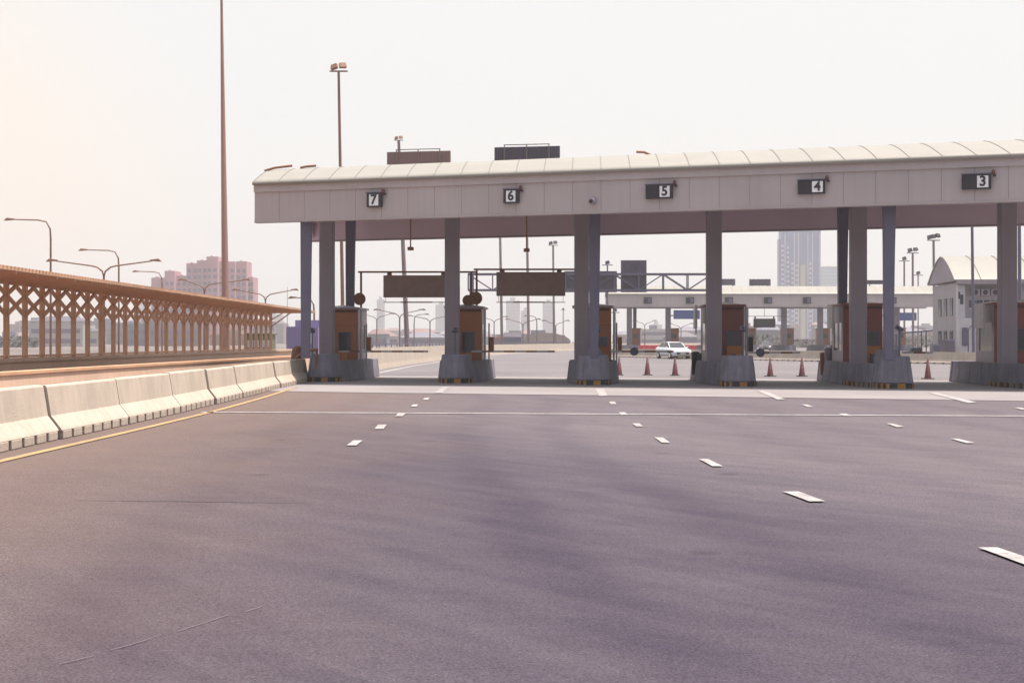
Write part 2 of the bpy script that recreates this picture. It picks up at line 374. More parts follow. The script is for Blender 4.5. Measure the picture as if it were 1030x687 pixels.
for (x0, y0), (x1, y1) in zip(EP, EP[1:]): el_.add([(x0, y0, .008), (x0 + .25, y0, .008), (x1 + .25, y1, .008), (x1, y1, .008)], [(0, 1, 2, 3)])
tag(el_.build('white_edge_line', 'linewhite'), kind='structure')

# ================================================================ NEAR BARRIER
def barrier_mesh(ln_, H=.83, notch=.57, mat='barrier', name='traffic_barrier'):
    m = MB(); nz = .13
    prof = [(0, nz), (-.03, nz + .05), (-.17, .36), (-.24, H - .03), (-.26, H), (-.40, H), (-.42, H - .03), (-.50, nz)]
    m.extrude(prof, [(0, .028, 0), (0, ln_ * .5, 0), (0, ln_ - .028, 0)])
    y = 0.028; n = int(round(ln_ / notch)); st = (ln_ - .056) / n
    for i in range(n):
        m.box(-.22, 0, y + .065, y + st - .065, 0, nz - .001); y += st
    m.box(-.5, -.222, .028, ln_ - .028, 0, nz - .001)
    return m.build(name, mat, bevel=.012)
jy = [14.7, 18.8, 22.9, 27.0, 31.4, 35.6, 39.8, 44.0, 48.2, 52.3]
proto = None
places = ['one segment outside the left edge', 'nearest the camera at the left edge of the picture', 'second from the left edge, beside the widening yellow line',
          'third from the left edge, beside the bend of the yellow line', 'where the yellow line meets the white cross line', 'just past the end of the white cross line',
          'below the middle of the lattice walkway', 'below the far half of the lattice walkway', 'second from the toll plaza, beside the lane 7 approach', 'last one, butting against the lane 7 island']
for i, (y0, y1) in enumerate(zip(jy, jy[1:] + [56.9])):
    x0 = onpath(BP, y0); x1 = onpath(BP, min(y1, 55.5)); rz = -math.atan2(x1 - x0, y1 - y0) + random.uniform(-.007, .007)
    if proto is None: proto = barrier_mesh(4.2); o = proto
    else: o = proto.copy(); C.objects.link(o)
    o.location = (x0 + random.uniform(-.035, .035), y0, .0); o.rotation_euler = (0, 0, rz)
    o.scale = (1, (y1 - y0) / 4.2, 1 + random.uniform(-.02, .02))
    tag(o, 'pale concrete barrier segment ' + places[i], 'barrier', 'concrete barrier segments along the left kerb')

# ================================================================ LEFT SIDE: ramp walls and lattice walkway
def dirx(xr, Y): return xr + .0087 * Y
wp = [(dirx(-17.5, y), y, 0) for y in (36, 60, 85, 112)]
r_ = thing('parapet_wall', (wp[0][0], 36, 0), 0, 'long tan concrete parapet wall carrying the brown lattice walkway', 'wall')
def rel(p, o): return (p[0] - o[0], p[1] - o[1], p[2] - (o[2] if len(o) > 2 else 0))
MB().extrude([(-.15, 0), (-.15, .80), (.15, .80), (.15, 0)], [rel(p, wp[0]) for p in wp]).build('wall_body', 'tan', r_)
MB().extrude([(-.22, .803), (-.22, .93), (.26, .93), (.26, .803)], [rel(p, wp[0]) for p in wp]).build('coping', 'tan', r_)
wp2 = [(-11.8, 20, 0), (-11.7, 40, 0), (-11.3, 60, 0), (-10.6, 90, 0)]
r_ = thing('ramp_wall', wp2[0], 0, 'low tan ramp wall with brown top rail between parapet and pale barrier', 'wall')
MB().extrude([(-.12, 0), (-.12, .72), (.12, .72), (.2, 0)], [rel(p, wp2[0]) for p in wp2]).build('wall_body', 'tan', r_)
MB().extrude([(-.16, .723), (-.16, .80), (.16, .80), (.16, .723)], [rel(p, wp2[0]) for p in wp2]).build('top_rail', 'timber', r_)
gp = [(-9.4, 15, 0), (-9.4, 35, 0), (-9.2, 55, 0)]
r_ = thing('guard_rail', gp[0], 0, 'brown steel guard rail running just behind the pale barrier', 'guard rail')
MB().extrude([(-.04, .36), (-.04, .46), (0, .50), (-.04, .54), (-.04, .64), (0, .64), (.03, .56), (.03, .50), (.03, .44), (0, .36)], [rel(p, gp[0]) for p in gp]).build('rail_beam', 'rail', r_)
for i in range(14):
    y = 1.0 + i * 3.0; MB().box(-.07, -.045, y, y + .1, 0, .62).build('post', 'rail', r_, loc=(onpath([(g[0] - gp[0][0], g[1] - gp[0][1]) for g in gp], y) - 0.0, 0, 0))

Y0, NP, SP = 39.1, 35, 1.87
wk = thing('covered_walkway', (dirx(-17.5, Y0), Y0, .93), -.0087, 'brown covered walkway with diamond lattice screen and overhanging roof', 'walkway')
LEN = (NP - 1) * SP; ZP, ZT = 0, 2.62
pm = MB().box(-.08, .08, -.08, .08, 0, ZT)
for i in range(NP):
    if i == 0: p0 = pm.build('post', 'timber', wk)
    else: p0 = p0.copy(); C.objects.link(p0); p0.parent = wk
    p0.location = (0, i * SP, 0)
lat = MB(); h = .34; zc = 3.07 - .93
for i in range(NP - 1):
    ya, ym, yb = i * SP, (i + .5) * SP, (i + 1) * SP
    for (p, q, z0, z1) in ((ya, ym, zc - 2 * h, zc - h), (ya, ym, zc, zc - h), (ya, ym, zc, zc + h), (yb, ym, zc - 2 * h, zc - h), (yb, ym, zc, zc - h), (yb, ym, zc, zc + h)):
        lat.bar((.003 if p == ya else -.003, p, z0), (.003 if p == ya else -.003, q, z1), .09, .12)
lat.bar((-.09, 0, zc - 2 * h), (-.09, .01, zc - 2 * h), .01)
lat.build('lattice', 'timber', wk)
MB().box(-.10, .10, -.2, LEN + .2, ZT - .12, ZT - .032).build('top_beam', 'timber', wk)
MB().box(-.05, .05, 0, LEN, 0.02, .10).build('bottom_rail', 'timber', wk)
rf = MB().add([(-1.0, -.6, ZT - .02), (2.95, -.6, ZT - .03), (2.95, LEN + 1, ZT - .03), (-1.0, LEN + 1, ZT - .02),
               (-1.0, -.6, ZT + .05), (2.95, -.6, ZT + .05), (2.95, LEN + 1, ZT + .05), (-1.0, LEN + 1, ZT + .05)],
              [(0, 1, 2, 3), (7, 6, 5, 4), (0, 4, 5, 1), (1, 5, 6, 2), (2, 6, 7, 3), (3, 7, 4, 0)]).build('roof', 'walkroof', wk)
cor = MB()
for i in range(int(LEN / .31)): cor.box(-1.0, 2.99, i * .31, i * .31 + .09, ZT + .052, ZT + .08)
cor.build('corrugation', 'walkroof', rf)
raf = MB(); br = MB()
raf.box(.1, 2.9, -.04, .04, ZT - .11, ZT - .032, 0, 0)
br.bar((.08, 0, 1.62), (1.35, 0, ZT - .08), .06, .08); br.bar((.08, 0, 2.08), (.85, 0, ZT - .08), .05, .07)
for i in range(NP):
    if i == 0: a0 = raf.build('rafter', 'timber', wk)
    else:
        a0 = a0.copy(); C.objects.link(a0)
    a0.location = (0, i * SP, 0)
br.build('brace', 'timber', wk, loc=(0, (NP - 1) * SP, 0))

# ================================================================ TOLL CANOPY
def make_canopy(x0, x1, a, k, zb, zt, rise, W, bdir, cols, steels, step, label, colw=.54, far=False):
    """barrel roofed canopy between plan x0..x1; front edge on the line y = a + k x"""
    org = Vector((x0, a + k * x0, 0)); t = thing('toll_canopy', org, 0, label, 'canopy')
    A = Vector((1, k, 0)); B = Vector((bdir, 1, 0))
    def P(s, q, z): p = A * s + B * q; return (p.x, p.y, z)
    Ls = x1 - x0
    def slab(m, s0, s1, q0, q1, z0, z1):
        m.add([P(s0, q0, z0), P(s1, q0, z0), P(s1, q1, z0), P(s0, q1, z0), P(s0, q0, z1), P(s1, q0, z1), P(s1, q1, z1), P(s0, q1, z1)],
              [(0, 3, 2, 1), (4, 5, 6, 7), (0, 1, 5, 4), (1, 2, 6, 5), (2, 3, 7, 6), (3, 0, 4, 7)])
    # roof shell
    hw = W / 2 + .18; n = 26
    def arc(q, off=0): return zt + off + rise * (1 - max(0, (min(1, abs((q - W / 2) / hw)) - .42) / .58) ** 1.3)
    m = MB(); qs = [-.18 + 2 * hw * i / n for i in range(n + 1)]
    top = [(q, arc(q, .06)) for q in qs]; bot = [(q, arc(q, -.06)) for q in qs][::-1]; ring = top + bot
    for (s0, s1) in ((-.05, Ls + .05),):
        vs = [P(s0, q, z) for q, z in ring] + [P(s1, q, z) for q, z in ring]; nn = len(ring)
        m.add(vs, [(i, (i + 1) % nn, nn + (i + 1) % nn, nn + i) for i in range(nn)], True)
        m.add(vs, [(i, i + 1, nn - 2 - i, nn - 1 - i) for i in range(n)])
        m.add(vs, [(nn + i, nn + i + 1, 2 * nn - 2 - i, 2 * nn - 1 - i) for i in range(n)])
    roof = m.build('roof', 'roof', t)
    m = MB(); nr = int(Ls / step)
    for (qa, qb) in zip(qs, qs[1:]):
        za, zb_ = arc(qa, .06), arc(qb, .06)
        m.add([P(-.014, qa, za), P(.014, qa, za), P(.014, qb, zb_), P(-.014, qb, zb_),
               P(-.014, qa, za + .014), P(.014, qa, za + .014), P(.014, qb, zb_ + .014), P(-.014, qb, zb_ + .014)],
              [(4, 5, 6, 7), (0, 1, 5, 4), (1, 2, 6, 5), (2, 3, 7, 6), (3, 0, 4, 7)])
    r0 = None
    for i in range(nr + 1):
        if r0 is None: r0 = m.build('rib', 'rib', roof); o = r0
        else: o = r0.copy(); C.objects.link(o); o.parent = roof
        o.location = A * (i * Ls / nr)
    # fascias
    for q0, q1, nmk in ((0, .35, 'front_fascia'), (W - .35, W, 'back_fascia')):
        m = MB(); slab(m, 0, Ls, q0, q1, zb, zt - .30); f_ = m.build(nmk, 'fascia' if q0 == 0 else 'fascia_in', t)
        m = MB(); slab(m, -.02, Ls + .02, q0 - .07, q1 + .07, zt - .30, zt - .02); m.build('eave_gutter', 'fascia', f_)
        if q0 == 0:
            m = MB(); slab(m, -.009, .009, q0 - .003, q0 + .02, zb + .02, zt - .301); j0 = None
            for i in range(1, nr):
                if j0 is None: j0 = m.build('panel_joint', 'seam', f_); o = j0
                else: o = j0.copy(); C.objects.link(o); o.parent = f_
                o.location = A * (i * Ls / nr)
        m = MB(); slab(m, -.01, Ls + .01, q0 - .02, q1 + .02, zb - .05, zb - .001); m.build('drip_edge', 'seam' if q0 else 'fascia', f_)
    if not far:
        for s in (0.15, Ls - .15):
            m = MB(); slab(m, s - .12, s + .12, .36, W - .36, zt - .25, zt - .02); m.build('end_beam', 'steel', t)
            m = MB()
            p = [P(s - .1, W - 1.1, zt - .26), P(s + .1, W - 1.1, zt - .26), P(s + .1, W - .36, zt - .26), P(s - .1, W - .36, zt - .26), P(s - .1, W - .36, zb + .1), P(s + .1, W - .36, zb + .1)]
            m.add(p, [(0, 1, 2, 3), (0, 3, 4), (1, 5, 2), (0, 4, 5, 1), (3, 2, 5, 4)]); m.build('corner_bracket', 'fascia_in', t)
    for (cx, cy) in cols:
        lx, ly = cx - org.x, cy - org.y; m = MB()
        m.cb(0, 0, (zt + .6) / 2, colw, colw, zt + .6)
        c = m.build('column', 'column', t, bevel=.03, loc=(lx, ly, 0)); c.rotation_euler = (0, 0, -math.atan(bdir))
        if not far:
            m = MB()
            for z in (1.5, 2.4, 3.5, 4.6): m.cb(0, 0, z, colw + .006, colw + .006, .02)
            m.cb(0, -colw / 2, (zb) / 2, .014, .012, zb)
            m.build('panel_joint', 'seam', c)
        s_ = cx - x0; m = MB()
        slab(m, lx - .12, lx + .12, .36, W - .36, zt - .27, zt - .03); m.build('cross_beam', 'steel', t)
    for (sx_, sy_, wt, wb) in steels:
        m = MB(); m.add([(-wb / 2, -wb / 2, .9), (wb / 2, -wb / 2, .9), (wb / 2, wb / 2, .9), (-wb / 2, wb / 2, .9),
               (-wb / 2 - .02, -wb / 2, 4.4), (wb / 2 + .05, -wb / 2, 4.4), (wb / 2 + .05, wb / 2, 4.4), (-wb / 2 - .02, wb / 2, 4.4),
               (-wt * .42, -wb / 2, zt - .05), (wt * .58, -wb / 2, zt - .05), (wt * .58, wb / 2, zt - .05), (-wt * .42, wb / 2, zt - .05)],
               [(0, 3, 2, 1)] + [(b_ + i, b_ + (i + 1) % 4, b_ + 4 + (i + 1) % 4, b_ + 4 + i) for b_ in (0, 4) for i in range(4)] + [(8, 9, 10, 11)])
        m.build('tapered_strut', 'steel', t, bevel=.02, loc=(sx_ - org.x, sy_ - org.y, 0))
    return t, P
K = -.3285; AF = 50.28; BD = .05
COLS = []
for px in (329, 455, 585, 718, 863, 1013):
    u = (px - CX) / F; X = u * 56 / (1 - K * u); COLS.append((X, 56 + K * X))
def at(px, Y): return (X_(px, Y), Y)
ST = [(*at(307.5, 53.2), .42, .30), (*at(352, 61.5), .42, .3), (*at(597.5, 51.6), .40, .30), (*at(587, 58.0), .4, .28),
      (*at(893.5, 47.3), .44, .27), (*at(847, 54.5), .40, .27)]
canopy, PC = make_canopy(-9.2, 23.5, AF, K, 5.79, 7.12, .80, 10.5, BD, COLS, ST, .93,
                         'long white barrel-roofed toll canopy over lanes 3 to 7 with beige fascia')
RZ = -math.atan(BD); RA = math.atan(K)

# ---- islands
def ring_poly(L0, L1, wn, wb):   # local: y=0 at the column, nose at L0 (negative), tail at L1
    return [(-wn / 2, L0 + .25), (-wn / 2 + .18, L0), (wn / 2 - .18, L0), (wn / 2, L0 + .25), (wb / 2, L0 + 2.6), (wb / 2, L1 - .5), (wb / 2 - .3, L1), (-wb / 2 + .3, L1), (-wb / 2, L1 - .5), (-wb / 2, L0 + 2.6)]
NOSE = [-3.0, -3.0, -3.8, -4.0, -4.6, -4.6]; OFF = [.3, .33, .42, .52, .42, .4]
ILAB = ['leftmost toll island, joined to the pale barrier left of lane 7', 'toll island with chevron kerb between lanes 7 and 6', 'toll island with chevron kerb between lanes 6 and 5',
        'toll island with chevron kerb between lanes 5 and 4', 'toll island with chevron kerb between lanes 4 and 3', 'rightmost toll island, cut by the right edge of the picture']
isl = []
for i, (cx, cy) in enumerate(COLS):
    t = thing('toll_island', (cx + OFF[i], cy, 0), RZ, 'grey concrete ' + ILAB[i], 'traffic island', 'toll islands'); isl.append(t)
    L0 = NOSE[i]; L1 = 5.4
    m = MB()
    # battered side walls in panels
    hw = .98
    for s in (-1, 1):
        yy = L0 + 1.15
        while yy < L1 - .1:
            y2 = min(yy + 1.55, L1)
            xa = (.62 + (hw - .62) * min(1, (yy - L0 - 1.1) / 2.4)); xb = (.62 + (hw - .62) * min(1, (y2 - L0 - 1.1) / 2.4))
            a0, a1 = yy + .008, y2 - .008
            m.add([(s * xa, a0, 0), (s * xb, a1, 0), (s * (xb - .34), a1, 0), (s * (xa - .34), a0, 0),
                   (s * (xa - .09), a0, .78), (s * (xb - .09), a1, .78), (s * (xb - .28), a1, .78), (s * (xa - .28), a0, .78)],
                  [(0, 1, 2, 3), (4, 5, 6, 7), (0, 1, 5, 4), (1, 2, 6, 5), (2, 3, 7, 6), (3, 0, 4, 7)])
            yy = y2
    m.box(-hw, hw, L1 + .004, L1 + .3, 0, .78, .07, .05)
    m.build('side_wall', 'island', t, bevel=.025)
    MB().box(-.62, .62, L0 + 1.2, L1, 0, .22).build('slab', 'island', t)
    nb = MB().prism([(-.6 * math.cos(math.pi * j / 12) * 1.0, L0 + .55 - .55 * math.sin(math.pi * j / 12) ** .7) for j in range(13)] + [(.60, L0 + 1.12), (-.60, L0 + 1.12)], .16, 1.03, .12).build('nose_block', 'island', t, bevel=.04)
    # black and yellow kerb band
    m = MB(); pl = [(-.615, L0 + 1.12), (-.615, L0 + .50), (-.50, L0 + .17), (-.25, L0 - .01), (.25, L0 - .01), (.50, L0 + .17), (.615, L0 + .50), (.615, L0 + 1.12)]
    cur = 0
    for (xa, ya), (xb, yb) in zip(pl, pl[1:]):
        d = Vector((xb - xa, yb - ya)); n_ = max(1, int(round(d.length / .23)));  r2 = Vector((d.y, -d.x)).normalized()
        for j in range(n_):
            p = Vector((xa, ya)) + d * j / n_; q = Vector((xa, ya)) + d * (j + 1) / n_; m.m = cur % 2; cur += 1
            ins = -r2 * .05
            m.add([(p.x, p.y, 0), (q.x, q.y, 0), (q.x, q.y, .155), (p.x, p.y, .155), (p.x + ins.x, p.y + ins.y, 0), (q.x + ins.x, q.y + ins.y, 0), (q.x + ins.x, q.y + ins.y, .155), (p.x + ins.x, p.y + ins.y, .155)],
                  [(0, 1, 2, 3), (3, 2, 6, 7), (4, 7, 6, 5), (0, 4, 5, 1), (0, 3, 7, 4), (1, 5, 6, 2)])
    m.m = 0; m.box(-.44, .44, L0 + .06, L0 + 1.1, .0, .15)
    m.build('striped_kerb', ['black', 'yellow'], t)
    if i >= 4:   # stripes carry on along the left wall of the long islands
        m = MB()
        for j in range(14):
            yy = L0 + 1.3 + j * .24; f = min(1, (yy - L0 - 1.1) / 2.4); xx = .62 + (hw - .62) * f; m.m = j % 2
            m.box(-xx - .012, -xx + .05, yy, yy + .235, 0, .155)
        m.build('side_stripe', ['black', 'yellow'], t)
    if i in (2, 4):
        MB().box(-.36, .36, L0 + .95, L0 + 2.2, .9, 1.24, .10, .12).build('strut_plinth', 'island', t, bevel=.04)

# ---- booths
BLAB = ['brown-orange toll booth on the leftmost island', 'brown-orange toll booth with a grey window between lanes 7 and 6', 'brown toll booth half hidden by the column between lanes 6 and 5',
        'dark red-brown toll booth with orange cabinet between lanes 5 and 4', 'red-brown toll booth with pale left side between lanes 4 and 3', 'toll booth cut by the right edge of the picture']
for i, (cx, cy) in enumerate(COLS):
    q = 1.35; ox = cx + OFF[i] + BD * q
    if i == 5: ox += .25
    t = thing('toll_booth', (ox, cy + q, .221), RZ, BLAB[i], 'toll booth', 'toll booths')
    w_ = .70; dp = 2.5; H = 2.57
    fr = MB(); fr.box(-w_, w_, 0, .07, 0, H); fr.build('front_panel', 'redbrown' if i >= 3 else 'orange', t, bevel=.01)
    MB().box(-w_ + .005, w_ - .005, dp - .07, dp, 0, H).build('rear_panel', 'redbrown' if i >= 3 else 'orange', t)
    for s in (-1, 1):
        a_, b_ = (s * w_, s * (w_ - .06)) if s < 0 else (s * (w_ - .06), s * w_)
        m = MB(); m.box(a_, b_, .074, dp - .074, 0, .95); m.box(a_, b_, .074, dp - .074, 1.95, H); m.box(a_, b_, .074, .35, .95, 1.95); m.box(a_, b_, dp - .5, dp - .074, .95, 1.95)
        sd = m.build('side_wall', 'sidewall', t)
        MB().box(a_ + .02, b_ - .02, .35, dp - .5, .95, 1.95).build('side_window', 'glass', sd)
    # hipped shallow roof
    m = MB(); e = .08
    m.box(-w_ - e, w_ + e, -e, dp + e, H + .001, H + .07); m.add([(-w_ - e, -e, H + .07), (w_ + e, -e, H + .07), (w_ + e, dp + e, H + .07), (-w_ - e, dp + e, H + .07), (-.1, dp * .3, H + .17), (.1, dp * .3, H + .17), (.1, dp * .7, H + .17), (-.1, dp * .7, H + .17)],
          [(0, 1, 5, 4), (1, 2, 6, 5), (2, 3, 7, 6), (3, 0, 4, 7), (4, 5, 6, 7)])
    m.build('roof', 'redbrown' if i >= 3 else 'sidewall', t)
    if i < 2:
        MB().box(-.05, .38, -.018, 0, .92, 1.62).build('window', 'glass', t)
        MB().box(.05, .45, -.09, -.003, -.05, .42).build('cabinet', 'cabinet', t, bevel=.01)
    elif i == 2:
        MB().box(.15, .5, -.018, 0, 1.15, 1.42).build('window', 'glass', t)
        MB().box(.20, .66, -.10, -.003, .1, .95).build('cabinet', 'orange', t, bevel=.01)
    elif i < 5:
        MB().box(.06, .52, -.018, 0, 1.18, 1.62).build('window', 'glass', t)
        MB().box(.06, .60, -.20, -.003, .2, 1.12).build('cabinet', 'cabinet', t, bevel=.01)
    else:
        MB().box(.1, .6, -.018, 0, 1.0, 1.7).build('window', 'glass', t)
    wf = [(-.05, .38, .92, 1.62), (-.05, .38, .92, 1.62), (.15, .5, 1.15, 1.42), (.06, .52, 1.18, 1.62), (.06, .52, 1.18, 1.62), (.1, .6, 1.0, 1.7)][i]
    m = MB(); a_, b_, c_, d_ = wf
    m.box(a_ - .04, b_ + .04, -.03, -.019, d_, d_ + .04); m.box(a_ - .04, b_ + .04, -.05, -.019, c_ - .04, c_); m.box(a_ - .04, a_, -.03, -.019, c_, d_); m.box(b_, b_ + .04, -.03, -.019, c_, d_); m.build('window_frame', 'steel', t)
    m = MB(); m.box(-.36, -.352, -.006, 0, 0, H); m.box(-w_, w_, -.006, 0, 1.9, 1.908); m.box(.655, .663, -.006, 0, 0, 1.899); m.build('panel_seam', 'seam2', t)
    m = MB(); m.box(-.45, -.42, -.04, -.001, .9, 1.2); m.box(-w_ + .04, w_ - .04, -.05, -.001, H - .12, H - .05); m.build('trim', 'seam2', t)
    # post and speaker box on the lane side
    m = MB(); m.tube([(w_ + .10, .2, -.1), (w_ + .10, .2, H)], .035); m.tube([(w_ + .22, .9, .0), (w_ + .22, .9, 2.0)], .03); m.build('corner_post', 'white', t)
    MB().box(w_ + .26, w_ + .42, .7, .95, .9, 1.45).build('speaker_box', 'orange' if i < 3 else 'dark', t, bevel=.01)
    m = MB(); m.bar((-w_ - .35, .1, 1.55), (-w_ - .35, .1, 2.62), .05, .04); m.box(-w_ - .36, -w_ - .30, .1, 1.3, 1.75, 2.62)
    if i >= 3: m.build('side_screen', 'white', t)

# ---- sensor posts at the noses
for i in (0, 1, 2, 3, 4):
    cx, cy = COLS[i]; px = [314, 457.5, 601, 747.5, 904.5][i]; Y = cy + NOSE[i] + .75
    t = thing('sensor_post', (X_(px, Y), Y, 1.02), R([0, 10, 0, -15, -35][i]),
              'grey sensor head on thin post, island nose ' + ['left of lane 7', 'between lanes 7 and 6', 'between lanes 6 and 5', 'between lanes 5 and 4', 'between lanes 4 and 3, tilted'][i], 'sensor', 'lane sensors on posts')
    MB().tube([(0, 0, .01), (0, 0, .82)], .028, 8).build('post', 'steel', t)
    h = MB().box(-.11, .11, -.14, .12, -.07, .07).build('sensor_head', 'steel', t, bevel=.02, loc=(0, 0, .90)); h.rotation_euler = (R(-12), R(8 if i < 4 else 28), 0)
    MB().tube([(0, -.145, 0), (0, -.17, 0)], .045, 10).build('lens', 'dark', h)

# ---- boom gates
BG = [(341, 431, None, 'leftmost island, across lane 7'), (474, 558, None, 'island between lanes 7 and 6, across lane 6'), (614, 677, 637.5, 'island between lanes 6 and 5, with a disc'),
      (750, 804, 764, 'island between lanes 5 and 4, with a disc'), (906, 937, None, 'island between lanes 4 and 3, across lane 3')]
for i, (xa, xb, disc, lab) in enumerate(BG):
    cx, cy = COLS[i]; Y = cy + .72; z = Z_(353 if i < 3 else 354.2, Y); xp = X_(xa, Y) + .30
    xp = cx + OFF[i] + .28
    t = thing('boom_gate', (xp, Y, .221), 0, 'lowered striped boom arm on the ' + lab, 'boom gate', 'boom gates')
    MB().box(-.10, .10, -.10, .10, 0, z - .26).build('housing', 'cabinet' if i < 2 else 'steel', t, bevel=.02)
    m = MB(); x = X_(xa, Y) - xp; x2 = X_(xb, Y) - xp; j = 0
    while x < x2: m.m = j % 2; m.box(x, min(x + .42, x2), -.17, -.12, z - .221 - .035, z - .221 + .035); x += .42; j += 1
    m.build('boom_arm', ['white', 'rail'], t)
    if disc: MB().tube([(X_(disc, Y) - xp, -.20, z - .221), (X_(disc, Y) - xp, -.17, z - .221)], .16, 20).build('disc', 'steel', t)

# ---- message boards over lanes 7 and 6
for (xa, xb, ya, yb, pa, pb, ybar, Y, lane) in ((385.8, 452, 276.6, 298.8, 363.2, 474, 273.2, 60.4, 7), (499.3, 568.5, 273.4, 297.3, 479.5, 583, 270.6, 59.0, 6)):
    cxm = X_((pa + pb) / 2, Y); t = thing('message_board', (cxm, Y, 2.9), 0, 'dark blank message board hanging from a crossbar over lane %d' % lane, 'message board', 'message boards over the lanes')
    lx = lambda p: X_(p, Y) - cxm; lz = lambda p: Z_(p, Y) - 2.9
    m = MB(); m.bar((lx(pa) - .12, 0, lz(ybar)), (lx(pb) + .2, 0, lz(ybar)), .07, .07); m.build('crossbar', 'rail', t)
    for p in (pa, pb): MB().bar((lx(p), 0, -.1), (lx(p), 0, lz(ybar) - .036), .08, .08).build('post', 'rail', t)
    b = MB().box(lx(xa), lx(xb), -.12, .12, lz(yb), lz(ya)).build('board', 'vms', t, bevel=.015)
    m = MB(); 
    for p in (xa + 6, xb - 6): m.box(lx(p) - .09, lx(p) + .09, -.08, .08, lz(ya) + .002, lz(ybar) - .02)
    m.build('bracket', 'rail', b)
    m = MB(); m.bar((lx(xa), 0, lz(303.6)), (lx(xb), 0, lz(303.6)), .035, .03); m.bar((lx(xa + 17), -.02, lz(303.6)), (lx(xa + 49), -.02, lz(303.6)), .06, .05); m.build('height_bar', 'rail', t)
    m = MB()
    for p in (xa + 2, xb - 2): m.bar((lx(p), .1, lz(303)), (lx(p), .1, lz(yb)), .015, .015)
    m.build('hanger', 'rail', t)
for (px, py, r, lab) in ((361.5, 300.3, .25, 'above the leftmost booth'), (470.5, 301.8, .22, 'beside lane 6, lower left of the pair'), (478.5, 299.5, .26, 'beside lane 6, upper right of the pair')):
    Y = 58.6 if px > 400 else 60.0
    t = thing('round_mirror', (X_(px, Y), Y, 2.97), R(12), 'round brown mirror back ' + lab, 'mirror', 'round mirrors on booth roofs')
    z = Z_(py, Y) - 2.97
    MB().tube([(0, -.03, z), (0, .03, z)], [r, r * .92], 20).build('disc', 'rail', t)
    MB().tube([(0, .04, 0), (0, .04, z)], .02, 6).build('stem', 'rail', t)

# ---- hanging cameras
for px, pyb, lane in ((413, 249.5, 7), (529.7, 251, 6)):
    Y = 55.5; t = thing('hanging_camera', (X_(px, Y), Y, Z_(pyb, Y)), 0, 'small dark camera hanging on a rod from the canopy over lane %d' % lane, 'camera', 'hanging cameras')
    zt_ = 7.9 - Z_(pyb, Y)
    MB().tube([(0, 0, .02), (0, 0, zt_)], .025, 8).build('rod', 'rail', t)
    MB().box(-.11, .11, -.16, .16, -.07, .05).build('camera_body', 'rail', t, bevel=.015)

# ---- lane signs on the fascia (front plane)
def fascia_y(X): return AF + K * X
def fpt(px, py, out=.05):
    u = (px - CX) / F; Y = AF / (1 - K * u); Xp = u * Y; n_ = Vector((K, -1, 0)).normalized()
    return Vector((Xp, Y, Z_(py, Y))) + n_ * out, Y
for (num, xa, xb, ya, yb, pa, pb) in (('7', 370.2, 385.6, 194.2, 208.3, 373, 382.6), ('6', 507.6, 523, 190.6, 204.4, 510.6, 520), ('5', 650.6, 677, 186, 199.8, 664.6, 674.4), ('4', 803.6, 829.5, 181.3, 195, 817.4, 827.6), ('3', 968.6, 995.8, 175.6, 190.4, 982.8, 993.2)):
    p, Y = fpt((xa + xb) / 2, (ya + yb) / 2, .02); wd = (xb - xa) * Y / F / math.cos(RA) * (1 - K * ((xa + xb) / 2 - CX) / F) ** -1 * (1 if True else 1)
    wd = (xb - xa) * Y / F * 1.04; hd = (yb - ya) * Y / F
    t = thing('lane_sign', p, RA, 'dark lane sign with white number %s on the canopy fascia' % num, 'sign', 'lane number signs on the fascia')
    MB().box(-wd / 2, wd / 2, -.14, .0, -hd / 2, hd / 2).build('housing', 'dark', t, bevel=.01)
    MB().box(-wd / 2 - .02, wd / 2 + .02, -.19, -.12, hd / 2 + .002, hd / 2 + .03).build('visor', 'steel', t)
    f = ((pa + pb) / 2 - (xa + xb) / 2) * Y / F * 1.04; pw = (pb - pa) * Y / F * .5 * 1.04; ph = hd * .40
    MB().box(f - pw, f + pw, -.155, -.141, -ph, ph).build('number_plate', 'number', t)
    text_mesh(num, ph * 2.35, 'dark', 'numeral', t, (f, -.160, 0))
    bc = MB().lathe([(.0, .16), (.045, .14), (.06, .07), (.06, 0), (0, 0)], seg=12).build('beacon', 'red', t, loc=(wd / 2 + .06, -.10, hd / 2 - .02))
    MB().box(-.01, .08, -.02, .10, -.05, -.002).build('beacon_bracket', 'dark', bc)
p, Y = fpt(597, 202, .0)
t = thing('security_camera', p, RA, 'small pale security camera on the fascia between lane signs 6 and 5', 'camera')
MB().box(-.1, .1, -.10, -.002, -.1, .1).build('mount', 'sidewall', t, bevel=.01)
b = MB().tube([(0, -.10, 0), (0, -.30, -.03)], .10, 16).build('camera_body', 'sidewall', t)
MB().tube([(0, -.301, -.03), (0, -.315, -.032)], .065, 14).build('lens', 'dark', b)

